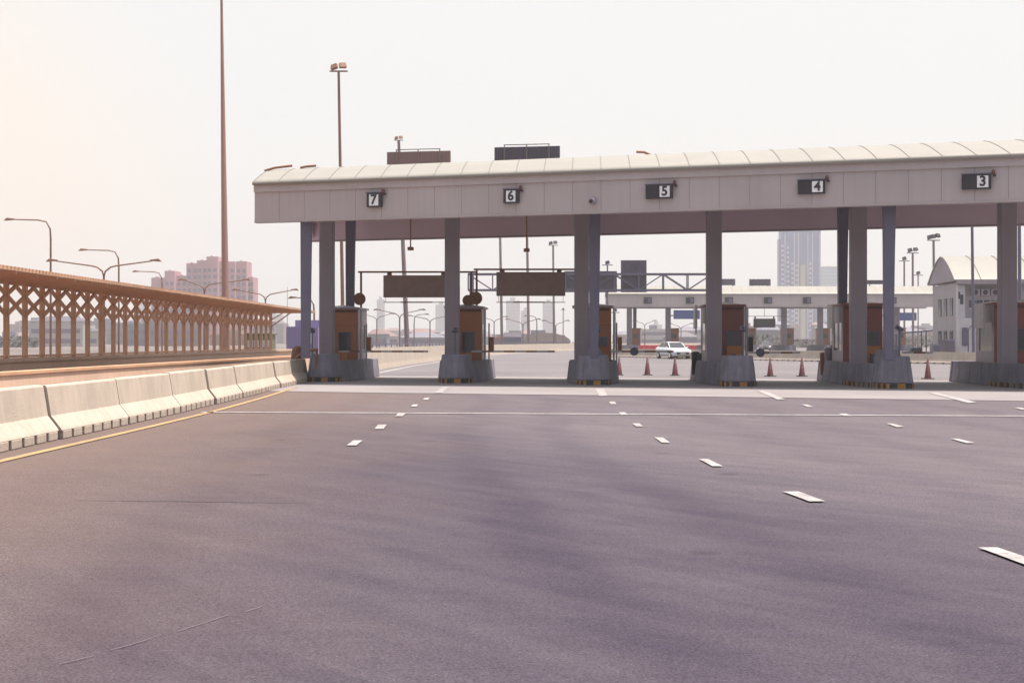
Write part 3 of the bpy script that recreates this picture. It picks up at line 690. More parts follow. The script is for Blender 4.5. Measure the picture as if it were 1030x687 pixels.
# ---- roof louvre boxes and fitting on the roof
for (xa, xb, yt, yb_, lab) in ((388.6, 454, 152.2, 164.5, 'above lane 7'), (497, 563.5, 147.4, 160.5, 'above lane 6')):
    Y = 56.6 - (0.6 if xa > 450 else 0); t = thing('roof_sign_frame', (X_((xa + xb) / 2, Y), Y, 8.2), RA * .55, 'ribbed dark panel on the canopy roof ' + lab, 'roof panel', 'ribbed panels on the canopy roof')
    hw = (xb - xa) / 2 * Y / F; h0 = Z_(yb_, Y) - 8.2; h1 = Z_(yt, Y) - 8.2
    m = MB(); m.box(-hw, hw, -.05, .03, h0, h1)
    for j in range(34): x = -hw + (j + .5) * 2 * hw / 34; m.box(x - .016, x + .016, -.075, -.05, h0 - .04, h1 - .01)
    m.build('panel', 'signback' if xa > 450 else 'city3', t)
    m = MB(); 
    for x in (-hw * .68, 0, hw * .68): m.bar((x, -.12, -.2), (x, -.12, h1 + .06), .035, .035)
    m.bar((-hw * .7, -.12, h1 + .07), (hw * .7, -.12, h1 + .07), .035, .03); m.build('rail_frame', 'rib', t)
    MB().box(-hw * .9, hw * .9, .0, .06, -.5, h0).build('support', 'steel', t)
for (xs, lab, k_) in (([(266, 171.5), (276, 168.6), (284, 167.6), (294, 166.4)], 'near the left end of the roof', 1), ([(302, 168.4), (308, 167.2), (318, 166.4)], 'second from the left end of the roof', 1), ([(640, 152.5), (648, 152.8), (655, 156)], 'on the roof ridge above lane sign 5', 1)):
    Y = 55.4 if xs[0][0] < 400 else 52.4
    pts_ = [Vector((X_(a, Y), Y, Z_(b_, Y))) for a, b_ in xs]; b0 = pts_[0].copy()
    o = MB().tube([p - b0 for p in pts_], .045, 8).build('roof_strap', 'rail', loc=b0); tag(o, 'loose brown strip of flashing lying ' + lab, 'flashing')

# ================================================================ CONES
def make_cone():
    t = thing('traffic_cone', (0, 0, 0))
    MB().box(-.19, .19, -.19, .19, 0, .035).build('base', 'rubber', t, bevel=.01)
    b = MB().lathe([(.15, .035), (.135, .06), (.032, .79), (.0, .80)], seg=18).build('cone_body', 'cone', t)
    MB().lathe([(.103, .28), (.088, .38)], seg=18).build('reflective_band', 'coneband', b); MB().lathe([(.068, .54), (.053, .64)], seg=18).build('reflective_band', 'coneband', b)
    return t
CN = [(622.8, 377, 'half hidden by the island right of lane 6'), (651.2, 377, 'in lane 5, left one of the pair'), (679, 377.4, 'in lane 5, right one below the white car'), (774.7, 378.3, 'in lane 4, nearer the left island'), (806.6, 378.3, 'in lane 4, nearer the right island'), (933.3, 380.8, 'alone behind lane 3')]
c0 = make_cone()
for i, (px, py, lab) in enumerate(CN):
    o = c0 if i == 0 else copy_tree(c0); x, y = G(px, py); o.location = (x, y, .003); o.rotation_euler = (0, 0, random.uniform(0, 1.5))
    tag(o, 'dark red traffic cone with pale bands ' + lab, 'traffic cone', 'traffic cones behind the toll lanes')

# ================================================================ BEYOND THE TOLL
pp = [(-7.6, 62), (-7.4, 72), (-6.9, 95), (-5.7, 125), (-4.2, 148), (-1.7, 173), (3, 208), (9, 248), (22, 300), (60, 380), (120, 460)]
r_ = thing('curved_parapet', (*pp[0], 0), 0, 'pale curved concrete parapet sweeping behind lanes 7 and 6', 'parapet')
path = [rel((*p, 0), (*pp[0], 0)) for p in pp]
MB().extrude([(-.3, 0), (-.2, 1.15), (0, 1.15), (.08, .3), (.14, 0)], path).build('wall_body', 'barrier', r_)
MB().extrude([(-.14, 1.33), (-.14, 1.39), (-.07, 1.39), (-.07, 1.33)], path).build('hand_rail', 'steel', r_)
ps = MB()
for (a, b) in zip(path, path[1:]):
    a = Vector(a); b = Vector(b); n_ = int((b - a).length / 3)
    for j in range(n_): q = a.lerp(b, j / n_); ps.box(q.x - .13, q.x - .08, q.y - .03, q.y + .03, 1.15, 1.33)
ps.build('baluster', 'steel', r_)
FB = [(9.0, 147), (18.2, 121.6), (28.3, 100.5), (33, 92)]
fbm = None; segs = []
for (x0, y0), (x1, y1) in zip(FB, FB[1:]):
    L_ = math.hypot(x1 - x0, y1 - y0); n_ = int(round(L_ / 3.0)); segs += [((x0 + (x1 - x0) * j / n_, y0 + (y1 - y0) * j / n_), math.atan2(-(x1 - x0), (y1 - y0)), L_ / n_) for j in range(n_)]
for (x, y), rz, l_ in segs:
    if fbm is None:
        fbm = MB(); 
        fbm.extrude([(.0, .1), (.14, .3), (.2, .8), (.36, .8), (.42, .3), (.55, .1)], [(0, .02, 0), (0, 2.98, 0)])
        for j in range(4): fbm.box(.0, .55, .08 + j * .74, .60 + j * .74, 0, .099)
        fbm = fbm.build('traffic_barrier', 'barrier'); o = fbm
    else: o = fbm.copy(); C.objects.link(o)
    o.location = (x, y, 0); o.rotation_euler = (0, 0, rz); o.scale = (1, l_ / 3.0, 1)
    tag(o, 'low pale concrete barrier block in the row crossing behind the cones', 'barrier', 'concrete blocks in the row behind the cones')

# ---- sign gantry
Y = 130; gx0 = X_(471, Y); gx1 = X_(716, Y)
t = thing('sign_gantry', (gx0, Y, 0), 0, 'grey lattice truss sign gantry spanning behind lanes 6 and 5', 'gantry')
z0, z1 = Z_(291.5, Y), Z_(275.5, Y); Lg = gx1 - gx0
m = MB()
for y in (-.5, .5):
    m.bar((0, y, z0), (Lg, y, z0), .14, .16); m.bar((0, y, z1), (Lg, y, z1), .14, .16)
    n_ = 10
    for j in range(n_ + 1):
        x = j * Lg / n_; m.bar((x, y, z0), (x, y, z1), .09)
        if j < n_: m.bar((x, y, z0 if j % 2 else z1), (x + Lg / n_, y, z1 if j % 2 else z0), .08)
for j in range(11): x = j * Lg / 10; m.bar((x, -.5, z0), (x, .5, z0), .08); m.bar((x, -.5, z1), (x, .5, z1), .08)
m.build('truss', 'steel', t)
for x in (.3, Lg - .3): MB().tube([(x, 0, 0), (x, 0, z1)], .2, 12).build('post', 'steel', t)
for (xa, xb, ya, yb) in ((568, 621, 272, 293.3), (625, 651, 261, 293.3)):
    m = MB(); a, b = X_(xa, Y) - gx0, X_(xb, Y) - gx0; m.box(a, b, .62, .68, Z_(yb, Y), Z_(ya, Y))
    for j in range(1, 5): x = a + (b - a) * j / 5; m.box(x - .03, x + .03, .56, .62, Z_(yb, Y) + .05, Z_(ya, Y) - .05)
    m.build('sign_panel', 'signback', t)

# ---- second plaza
FY = 205
fc = [X_(p, FY + 5) for p in (633, 672, 711, 750, 788.5, 825, 863, 902)]
can2, _ = make_canopy(X_(612, FY), X_(950, FY), FY, 0, Z_(308, FY), Z_(295.5, FY), 1.15, 10, .02, [(x, FY + 5) for x in fc],
                      [(fc[0] + 1.0, FY + 8, .5, .4)], 1.3, 'white barrel-roofed toll canopy of the second plaza seen between the near columns', .72, True)
FL = ['first from its left end', 'second from its left end', 'third, hidden by the near column', 'fourth, left of the dark car', 'fifth, right of the dark car', 'sixth, below the high-rise', 'seventh, behind the near tapered strut', 'eighth, near the office building']
for i, x in enumerate(fc):
    t = thing('toll_island', (x + .3, FY + 5, 0), 0, 'small grey toll island under the second canopy, ' + FL[i], 'traffic island', 'toll islands of the second plaza')
    MB().prism([(-.7, -4), (-.3, -4.6), (.3, -4.6), (.7, -4), (1.1, -1), (1.1, 6), (-1.1, 6), (-1.1, -1)], 0, 1.0, .3).build('concrete_block', 'island', t, bevel=.05)
    t = thing('toll_booth', (x + .95, FY + 6.6, .0), 0, 'small red-brown toll booth under the second canopy, ' + FL[i], 'toll booth', 'toll booths of the second plaza')
    MB().box(-.75, .75, 0, 2.4, 0.9, 3.3).build('body', 'orange', t); MB().box(-.3, .4, -.03, -.002, 2.0, 2.6).build('window', 'glass', t)
    MB().box(-.85, .85, -.1, 2.5, 3.302, 3.4).build('roof', 'orange', t)
for px, lab in ((651.5, 'leftmost on the second canopy'), (694, 'second on the second canopy'), (733, 'third on the second canopy'), (772.5, 'fourth on the second canopy, above the hanging board'), (811.5, 'fifth on the second canopy'), (897.5, 'rightmost on the second canopy')):
    t = thing('lane_sign', (X_(px, FY), FY - .02, Z_(302, FY)), 0, 'tiny dark lane sign, ' + lab, 'sign', 'lane signs of the second plaza')
    MB().box(-.55, .55, -.2, 0, -.40, .45).build('housing', 'dark', t, bevel=.02); MB().box(.02, .45, -.23, -.201, -.3, .33).build('face', 'steel', t)
for (xa, xb, ya, yb, Y, lab, mt) in ((726, 745, 280, 286.5, 206, 'above the second canopy roof, left of the high-rise', 'signback'), (759.5, 781.5, 280.2, 287, 206, 'above the second canopy roof, touching the high-rise', 'signback'), (881, 902, 281.3, 285.5, 206, 'above the second canopy roof, beside the tapered strut', 'dark')):
    t = thing('roof_sign_frame', (X_((xa + xb) / 2, Y), Y + 5, Z_(yb, Y + 5)), 0, 'dark ribbed panel ' + lab, 'roof panel', 'ribbed panels on the second canopy')
    hw = (xb - xa) / 2 * Y / F; hh = (yb - ya) * Y / F
    m = MB(); m.box(-hw, hw, 0, .1, 0, hh); 
    for j in range(5): m.box(-hw + j * hw / 2.5, -hw + j * hw / 2.5 + .08, -.06, 0, -.02, hh + .03)
    m.build('panel', mt, t); m = MB(); m.box(-hw * .8, -hw * .7, 0, .1, -1.2, -.001); m.box(hw * .7, hw * .8, 0, .1, -1.2, -.001); m.build('leg', 'steel', t)
# board and signs below the second canopy
Y = 209; t = thing('message_board', (X_(769, Y), Y, Z_(329, Y)), 0, 'small dark message board hanging under the second canopy over the dark car', 'message board')
hw = 11 * Y / F; MB().box(-hw, hw, 0, .2, 0, 9 * Y / F).build('board', 'dark', t); m = MB()
for s in (-1, 1): m.box(s * hw * .85 - .1, s * hw * .85 + .1, 0, .2, 9 * Y / F + .002, 11 * Y / F)
m.bar((-hw - 1.2, .1, 11 * Y / F + .05), (hw + 1, .1, 11 * Y / F + .05), .07); m.bar((0, .1, 11 * Y / F), (0, .1, 21 * Y / F), .05); m.build('hanger', 'dark', t)
for (xa, xb, ya, yb, Y, lab) in ((677.5, 704, 311.5, 320.5, 250, 'blue overhead road sign seen under the second canopy above the white car'), (893, 922, 314, 322, 250, 'blue overhead road sign seen under the right part of the second canopy')):
    t = thing('road_sign', (X_((xa + xb) / 2, Y), Y, 0), 0, lab, 'sign'); hw = (xb - xa) / 2 * Y / F
    m = MB(); m.box(-hw, hw, 0, .08, Z_(yb, Y), Z_(ya, Y)); m.build('panel', 'bluesign', t)
    m = MB(); m.bar((-hw - 6 * Y / F, .2, Z_(317, Y)), (hw, .2, Z_(317, Y)), .2); m.tube([(-hw - 6 * Y / F, .2, 0), (-hw - 6 * Y / F, .2, Z_(315, Y))], .18, 8); m.build('mast', 'steel', t)
# red plastic water barriers
for j in range(11):
    Y = 222; x = X_(645 + j * 5.6, Y)
    m = MB(); m.box(-.4, .4, -.22, .22, 0, .95, .0, .1); o = m.build('water_barrier', 'redplastic', bevel=.03, loc=(x, Y, 0)); tag(o, 'red plastic water barrier in the row behind the white car', 'barrier', 'red water barriers behind the white car')

# ---- cars
def make_car(mat, loc, rz, label):
    """front of the car faces local -y"""
    t = thing('car', loc, rz, label, 'car')
    Lc, Wc = 4.4, 1.74
    secs = [(-2.2, .50, .64, .78), (-2.12, .30, .76, .84), (-1.6, .22, .88, .87), (-1.0, .22, .95, .87), (0, .22, .97, .87), (1.1, .22, 1.0, .87), (1.7, .24, 1.02, .86), (2.1, .30, .98, .82), (2.2, .5, .85, .76)]
    m = MB(); vs = []
    for y, zl, zh, hw in secs:
        vs += [(-hw * .92, y, zl), (hw * .92, y, zl), (hw, y, (zl + zh) / 2), (hw * .97, y, zh - .12), (hw * .86, y, zh), (-hw * .86, y, zh), (-hw * .97, y, zh - .12), (-hw, y, (zl + zh) / 2)]
    fs = [(i * 8 + k, i * 8 + (k + 1) % 8, (i + 1) * 8 + (k + 1) % 8, (i + 1) * 8 + k) for i in range(len(secs) - 1) for k in range(8)]
    m.add(vs, fs, True); m.add(vs, [tuple(range(8)), tuple(range(64, 72))]); m.build('body', mat, t)
    cb = [(-1.05, .94, .70), (-.35, 1.40, .58), (.2, 1.46, .57), (.95, 1.42, .57), (1.75, 1.0, .68)]
    m = MB(); vs = []
    for y, z, hw in cb: vs += [(-.74, y, .93), (.74, y, .93), (hw, y, z), (-hw, y, z)]
    m.add(vs, [(i * 4 + k, i * 4 + (k + 1) % 4, i * 4 + 4 + (k + 1) % 4, i * 4 + 4 + k) for i in range(4) for k in range(4)], False); m.build('greenhouse', 'glass', t)
    m = MB(); m.add([(-.56, -.42, 1.40), (.56, -.42, 1.40), (.57, .2, 1.475), (-.57, .2, 1.475), (.56, 1.0, 1.42), (-.56, 1.0, 1.42)], [(0, 1, 2, 3), (3, 2, 4, 5)], True)
    for s in (-1, 1):
        m.bar((s * .73, -1.05, .95), (s * .585, -.38, 1.41), .06, .05); m.bar((s * .70, 1.72, 1.0), (s * .575, .98, 1.42), .08, .06); m.bar((s * .60, -.38, 1.41), (s * .585, .98, 1.43), .06, .05); m.bar((s * .735, .35, .97), (s * .59, .35, 1.45), .07, .04)
    m.build('roof_panel', mat, t)
    for s in (-1, 1):
        MB().add([(s * .42, -2.215, .60), (s * .76, -2.13, .62), (s * .78, -2.06, .76), (s * .44, -2.16, .72), (s * .44, -2.0, .70), (s * .76, -1.95, .70)], [(0, 1, 2, 3), (0, 3, 4), (1, 5, 2), (3, 2, 5, 4), (0, 4, 5, 1)]).build('headlight', 'chrome', t)
        MB().box(s * .96 - .09, s * .96 + .09, -.85, -.72, .93, 1.05).build('mirror', mat, t, bevel=.02)
        for y in (-1.38, 1.32):
            wl = MB().tube([(s * .70, y, .32), (s * .89, y, .32)], .32, 20).build('wheel', 'rubber', t)
            MB().tube([(s * .88, y, .32), (s * .9, y, .32)], .19, 14).build('rim', 'chrome', wl)
    MB().box(-.55, .55, -2.225, -2.18, .38, .56).build('grille', 'dark', t)
    MB().box(-.24, .24, -2.245, -2.226, .42, .53).build('number_plate', 'white', t)
    return t
make_car('carwhite', (*G(677, 360.4), .002), R(16), 'white saloon car driving towards the camera behind the cones of lane 5')
make_car('cardark', (*G(771, 352.6), .002), R(2), 'dark car coming through the second toll plaza')

# ---- office building with barrel roof
Y = 108; BX = X_(967, Y) + .95
t = thing('office_building', (BX, Y, 0), R(-3), 'two-storey office building with pale barrel roof at the right', 'building')
BW, BL = 26, 8.6; ez = Z_(281, Y); rs = 1.95
MB().box(-1.15, BW, .6, BL - .6, 0, ez - .2).build('wall', 'building', t)
m = MB(); n_ = 16; ring = []
for j in range(n_ + 1):
    a = math.pi * j / n_; q = BL / 2 - math.cos(a) * (BL / 2 + .1); z = ez + (1 - abs(math.cos(a)) ** 1.55) * rs; ring.append((q, z))
inn = [(BL / 2 + (q - BL / 2) * .97, z - .1) for q, z in ring][::-1]; rg = ring + inn; nn = len(rg)
vs = [(-1.45, q, z) for q, z in rg] + [(BW + .5, q, z) for q, z in rg]
m.add(vs, [(i, (i + 1) % nn, nn + (i + 1) % nn, nn + i) for i in range(nn)], True); m.add(vs, [(i, i + 1, nn - 2 - i, nn - 1 - i) for i in range(n_)])
rf = m.build('roof', 'roof', t)
m = MB()
for k_ in range(1, 12):
    x = -1.45 + k_ * 1.9
    for (qa, za), (qb, zb_) in zip(ring, ring[1:]): m.bar((x, qa, za + .02), (x, qb, zb_ + .02), .05, .05)
m.build('rib', 'rib', rf)
m = MB(); poly = [(.02, q, z - .06) for q, z in ring]; vs = poly + [(.2, q, z) for _, q, z in poly]; n2 = len(poly)
m.add(vs, [tuple(range(n2)), tuple(range(n2, 2 * n2))[::-1]] + [(i, (i + 1) % n2, n2 + (i + 1) % n2, n2 + i) for i in range(n2)])
m.v = [(x - 1.4, y, z) for x, y, z in m.v]; m.build('gable', 'gable', t)
MB().box(-1.3, BW + .5, -.3, -.02, ez - .32, ez - .02).build('eave', 'gable', t)
for k_ in range(9):
    xa = -.22 + k_ * .52 + (.15 if k_ > 3 else 0)
    wn = MB().box(xa, xa + .42, .54, .597, 3.95, 4.5).build('window', 'glass', t); MB().box(xa - .04, xa + .46, .50, .539, 3.86, 3.94).build('sill', 'white', wn)
for x in (-.15, .55, 1.25, 4.0):
    ac = MB().box(x, x + .6, .2, .59, 4.82, 5.30).build('air_conditioner', 'sidewall', t, bevel=.02)
    MB().tube([(x + .28, .19, 5.06), (x + .28, .17, 5.06)], .18, 16).build('fan_grille', 'dark', ac)
MB().box(-1.16, -.62, .2, .598, 3.2, 5.6).build('stair_wall', 'white', t)
MB().box(-.98, -.76, .15, .197, 4.2, 4.9).build('window', 'glass', t); MB().box(-1.1, -1.0, .15, .197, 4.6, 5.1).build('window', 'glass', t)
MB().box(-1.16, 1.5, -.2, .598, 0, 3.19).build('porch_wall', 'white', t)
MB().box(-.95, -.55, -.26, -.203, 1.2, 2.5).build('door', 'steel', t)
MB().box(.62, 1.0, -.30, -.203, 1.5, 2.75).build('notice_board', 'bluesign', t)
for y_ in (1.6, 3.4, 5.2):
    for z_ in (1.0, 3.4): MB().box(-1.21, -1.153, y_, y_ + .9, z_, z_ + 1.3).build('window', 'glass', t)
MB().tube([(-.62, -.7, 0), (-.62, -.7, 2.3), (-.45, -.7, 2.6), (.9, -.7, 2.65)], .05, 8).build('pipe_rail', 'steel', t)
# shelter, carts and blocks in front of the office
Y = 118; t = thing('shelter', (X_(932, Y), Y, 0), R(-6), 'flat grey open shelter left of the office building', 'shelter')
MB().add([(-2.2, 0, 2.1), (2.2, 0, 2.45), (2.2, 2.6, 2.45), (-2.2, 2.6, 2.1), (-2.2, 0, 2.2), (2.2, 0, 2.55), (2.2, 2.6, 2.55), (-2.2, 2.6, 2.2)], [(0, 3, 2, 1), (4, 5, 6, 7), (0, 1, 5, 4), (1, 2, 6, 5), (2, 3, 7, 6), (3, 0, 4, 7)]).build('roof', 'steel', t)
for x in (-2, 0, 2):
    for y in (.2, 2.4): MB().bar((x, y, 0), (x, y, 2.1 + (x + 2.2) * .08), .08).build('leg', 'steel', t)
random.seed(11)
for i, (px, Y, wd, hh, mt, nme, lab) in enumerate(((921, 112, .9, 1.0, 'dark', 'crate', 'dark covered crate under the shelter, left'), (944, 108, 1.1, 1.25, 'steel', 'generator', 'grey machine standing right of the shelter'), (953, 106, .8, 1.6, 'signback', 'cabinet', 'dark cabinet at the corner of the office building'), (906, 116, 1.0, .8, 'sidewall', 'crate', 'pale crate left of the shelter'))):
    t = thing(nme, (X_(px, Y), Y, 0), random.uniform(-.3, .3), lab, nme)
    MB().box(-wd / 2, wd / 2, -.4, .4, .08, hh, .03, .03).build('body', mt, t, bevel=.03); MB().box(-wd / 2 + .05, wd / 2 - .05, -.35, .35, hh, hh + .06).build('lid', 'steel', t)
    m = MB(); 
    for s in (-1, 1): m.box(s * wd * .35 - .04, s * wd * .35 + .04, -.3, .3, 0, .08)
    m.build('skid', 'dark', t)
# bins etc on the tails of the islands
for (px, Y, r, h, mt, lab) in ((699.5, 57.4, .16, 1.12, 'dark', 'dark round bin at the tail of the island between lanes 5 and 4, left one'), (705, 57.2, .15, 1.05, 'signback', 'dark round bin beside the booth between lanes 5 and 4'), (829, 56.6, .17, 1.1, 'rail', 'brown round bin at the tail of the island between lanes 4 and 3'), (834, 56.2, .18, 1.3, 'sidewall', 'pale sack-topped bin at the tail of the island between lanes 4 and 3'), (841, 56.0, .2, 1.42, 'dark', 'taller black bin at the tail of the island between lanes 4 and 3')):
    t = thing('bin', (X_(px, Y), Y, .222), 0, lab, 'bin'); h -= .22
    MB().lathe([(0, 0), (r * .85, 0), (r, h * .9), (r * .98, h * .92)], seg=14).build('body', mt, t); MB().lathe([(r * 1.05, h * .9), (r * 1.05, h * .95), (r * .4, h), (0, h)], seg=14).build('lid', mt, t)
# blue corrugated hut and the green one behind the walkway end
Y = 128; t = thing('site_hut', (X_(304, Y), Y, 0), 0, 'blue-violet corrugated hut behind the left column of the canopy', 'hut')
hw = 16 * Y / F; m = MB(); m.box(-hw, hw, 0, 3, 0, Z_(328, Y))
for j in range(22): x = -hw + j * hw / 11; m.box(x, x + .05, -.03, 0, 0, Z_(328, Y) - .02)
m.build('wall', 'blue', t); MB().box(-hw * .5, hw * 1.1, .5, 3.2, Z_(328, Y) + .002, Z_(321.5, Y)).build('roof', 'blue', t)
MB().box(hw * .1, hw * .6, -.06, -.031, 1.3, 2.2).build('window', 'white', t)
Y = 112; t = thing('site_hut', (X_(259.5, Y), Y, 0), 0, 'small green hut seen through the last bays of the walkway', 'hut')
hw = 12.5 * Y / F; MB().box(-hw, hw, 0, 2.5, 0, Z_(336, Y)).build('wall', 'greenhut', t)
for j in range(4): MB().box(-hw + .15 + j * hw / 2, -hw + .15 + j * hw / 2 + .4, -.04, -.002, 1.05, 1.6).build('window', 'white', t)
MB().box(-hw - .1, hw + .1, -.1, 2.6, Z_(336, Y) + .002, Z_(336, Y) + .1).build('roof', 'greenhut', t)
Y = 60; t = thing('crash_drum', (X_(299, Y), Y, 0), 0, 'dark brown rounded plastic drum left of the leftmost island', 'drum')
MB().lathe([(0, 0), (.24, 0), (.27, .3), (.24, .6), (.25, .9), (.20, 1.2), (.1, 1.32), (0, 1.33)], seg=16).build('body', 'rail', t); MB().lathe([(.275, .28), (.25, .5)], seg=16).build('band', 'tan', t)
Y = 55.5; t = thing('end_rail', (X_(305, Y), Y, 0), 0, 'bent brown tube rail between the pale barrier and the leftmost island', 'rail')
MB().tube([(-.75, 0, .5), (-.45, 0, .65), (-.2, 0, .95), (.1, 0, 1.15), (.55, 0, 1.2)], .06, 10).build('tube', 'rail', t); MB().tube([(-.75, 0, 0), (-.75, 0, .5)], .05, 8).build('post', 'rail', t); MB().tube([(.5, 0, 0), (.5, 0, 1.2)], .05, 8).build('post', 'rail', t)

# ================================================================ LAMPS AND MASTS
def lamp_head(m, x, y, z, s):   # flattened cobra head pointing to s
    m.add([(x, y - .12, z - .05), (x, y + .12, z - .05), (x + s * .95, y + .18, z - .12), (x + s * .95, y - .18, z - .12), (x, y - .08, z + .06), (x, y + .08, z + .06), (x + s * .70, y + .12, z + .14), (x + s * .70, y - .12, z + .14)],
          [(0, 1, 2, 3), (4, 7, 6, 5), (0, 4, 5, 1), (1, 5, 6, 2), (2, 6, 7, 3), (3, 7, 4, 0)])
def single_lamp(px, py, arm_px, Y, label, s=-1, mat='lamp'):
    z = Z_(py, Y); ar = arm_px * Y / F
    t = thing('street_lamp', (X_(px, Y), Y, 0), 0, label, 'street lamp', 'single-armed street lamps')
    r = min(1.1, ar * .4)
    MB().tube([(s * .25 * 0 - s * .0, 0, 0), (0, 0, z - r - .5), (s * .05, 0, z - r * .7), (s * r * .35, 0, z - .15), (s * r, 0, z), (s * (ar - .6), 0, z + .05)], [.11, .085, .075, .065, .06, .05], 8).build('pole', mat, t)
    m = MB(); lamp_head(m, s * (ar - .7), 0, z + .06, s); m.build('lamp_head', mat, t, bevel=.03)
def double_lamp(px, py, arm_px, Y, label, drop=.9, mat='lamp', arm2=None):
    z = Z_(py, Y); ar = arm_px * Y / F
    t = thing('street_lamp', (X_(px, Y), Y, 0), 0, label, 'street lamp', 'double-armed street lamps')
    MB().tube([(0, 0, 0), (0, 0, z - drop * 1.5)], [.12, .085], 8).build('pole', mat, t)
    for s in (-1, 1):
        a2 = ar if s < 0 or not arm2 else arm2 * Y / F
        MB().tube([(0, 0, z - drop * 1.5), (s * .12, 0, z - drop), (s * .55, 0, z - drop * .62), (s * 1.0, 0, z - drop * .5), (s * (a2 - .7), 0, z - .05)], [.08, .07, .065, .06, .05], 8).build('arm', mat, t)
        m = MB(); lamp_head(m, s * (a2 - .85), 0, z, s); m.build('lamp_head', mat, t, bevel=.03)
single_lamp(51, 221, 44, 129, 'tall single-armed street lamp at the left edge, above the walkway roof')
single_lamp(119.5, 251.5, 38, 150, 'single-armed street lamp rising behind the double lamp at the left')
single_lamp(163, 273, 28, 190, 'small single-armed street lamp in front of the pinkish apartment block')
single_lamp(316, 299.5, 24, 150, 'single-armed street lamp behind the left columns of the canopy')
double_lamp(104.5, 261.5, 57, 122, 'widest double-armed street lamp above the walkway roof at the left')
double_lamp(205.5, 281, 26, 165, 'double-armed street lamp in front of the apartment block, left of the tall mast', arm2=46)
double_lamp(267, 291, 33, 175, 'double-armed street lamp between the tall mast and the canopy')
DL = [(402, 311, 26, 190, 'largest double-armed lamp seen under the lane 7 message board'), (432.5, 317, 23, 230, 'double-armed lamp just left of the column between lanes 7 and 6'), (379, 315, 18, 240, 'double-armed lamp beside the lane 7 booth'),
      (497, 318, 14, 260, 'leftmost double-armed lamp seen through lane 6'), (526, 320.5, 18, 240, 'middle double-armed lamp seen through lane 6'), (559, 322, 14, 270, 'right double-armed lamp seen through lane 6'),
      (685, 325, 13, 300, 'double-armed lamp seen above the white car'), (648.5, 322, 12, 300, 'double-armed lamp seen under the left bay of the second canopy')]
for d in DL: double_lamp(*d, drop=.8, mat='pole')
single_lamp(416.5, 316, 14, 230, 'single-armed lamp under the lane 7 message board, between two double ones', 1, 'pole')
single_lamp(540, 317.5, 12, 240, 'single-armed lamp seen through lane 6, between two double ones', -1, 'pole')
def mast(px, py, pxb, Y, label, r0=.2, r1=.1, heads=2, mat='pole', hs=1.0, name='floodlight_mast'):
    z = Z_(py, Y) - (.55 * hs if heads else 0); xb = X_(pxb, Y); xt = X_(px, Y) - xb
    t = thing(name, (xb, Y, 0), 0, label, 'mast', 'tall lighting masts')
    MB().tube([(0, 0, 0), (xt * .5, 0, z * .5), (xt, 0, z)], [r0, (r0 + r1) / 2, r1], 12).build('pole', mat, t)
    if heads:
        MB().bar((xt - .9 * hs, 0, z), (xt + .9 * hs, 0, z), .14 * hs).build('crossarm', mat, t)
        for j in range(heads):
            x = xt + ((j + .5) / heads - .5) * 1.7 * hs
            h = MB().box(-.36 * hs, .36 * hs, -.18 * hs, .18 * hs, -.22 * hs, .28 * hs, .05 * hs, .04 * hs).build('floodlight', 'rail' if mat in ('lamp', 'mast') or px < 420 else 'dark', t, loc=(x, -.1, z + .42 * hs + (.12 * j * hs))); h.rotation_euler = (R(-20), R(-14 + 10 * j), R(25 * (1 if j else -1)))
mast(222.3, -45, 227.5, 110, 'thickest tall mast rising out of the top of the picture at the left', .31, .07, 3, 'mast', 1.1)
mast(340.6, 66, 345.5, 150, 'tall floodlight mast with a two-lamp head above the left of the canopy', .20, .13, 2, 'lamp')
mast(401, 138, 410, 160, 'leaning floodlight mast whose lamp shows above the roof panel of lane 7', .28, .15, 2, 'pole', .55)
mast(502.3, 190, 505, 262, 'bare pole seen in lane 6 left of the hanging camera', .26, .2, 0)
mast(529.5, 195, 532, 262, 'bare pole standing behind the hanging camera of lane 6', .26, .2, 0)
mast(556.3, 243.5, 557.5, 270, 'floodlight mast with dark head seen through lane 6', .24, .17, 2, 'pole', .95)
mast(566.5, 310, 566.5, 275, 'short mast with small lamp right of lane 6 poles', .1, .08, 1, 'pole', .5)
mast(611, 263, 611, 200, 'thin floodlight mast between column and large sign back', .13, .1, 1, 'steel', .8)
mast(618.6, 311, 618.6, 200, 'short mast with small lamp under the left end of the second canopy', .12, .1, 1, 'steel', .7)
mast(939, 237.5, 940.2, 190, 'tallest dark-headed floodlight mast left of the office roof', .19, .15, 3, 'pole', .9)
mast(918, 250.5, 918.5, 230, 'floodlight mast second from the office roof', .2, .16, 2, 'pole', 1.0)
mast(909.5, 259, 909.7, 260, 'floodlight mast third from the office roof, with two lamp levels', .18, .15, 1, 'pole', 1.0)
mast(923.5, 273.5, 923.5, 280, 'shortest thin floodlight mast left of the office roof', .13, .12, 1, 'pole', 1.0)
mast(977.3, 180, 979.3, 98, 'bare pale pole standing in front of the office building', .11, .085, 0, 'steel')
mast(1025, 170, 1026, 96, 'bare pole at the right edge behind the last column', .13, .1, 0, 'steel')
mast(289, 288, 289, 900, 'faint thin radio mast far off left of the canopy', .35, .15, 0, 'steel', name='radio_mast')

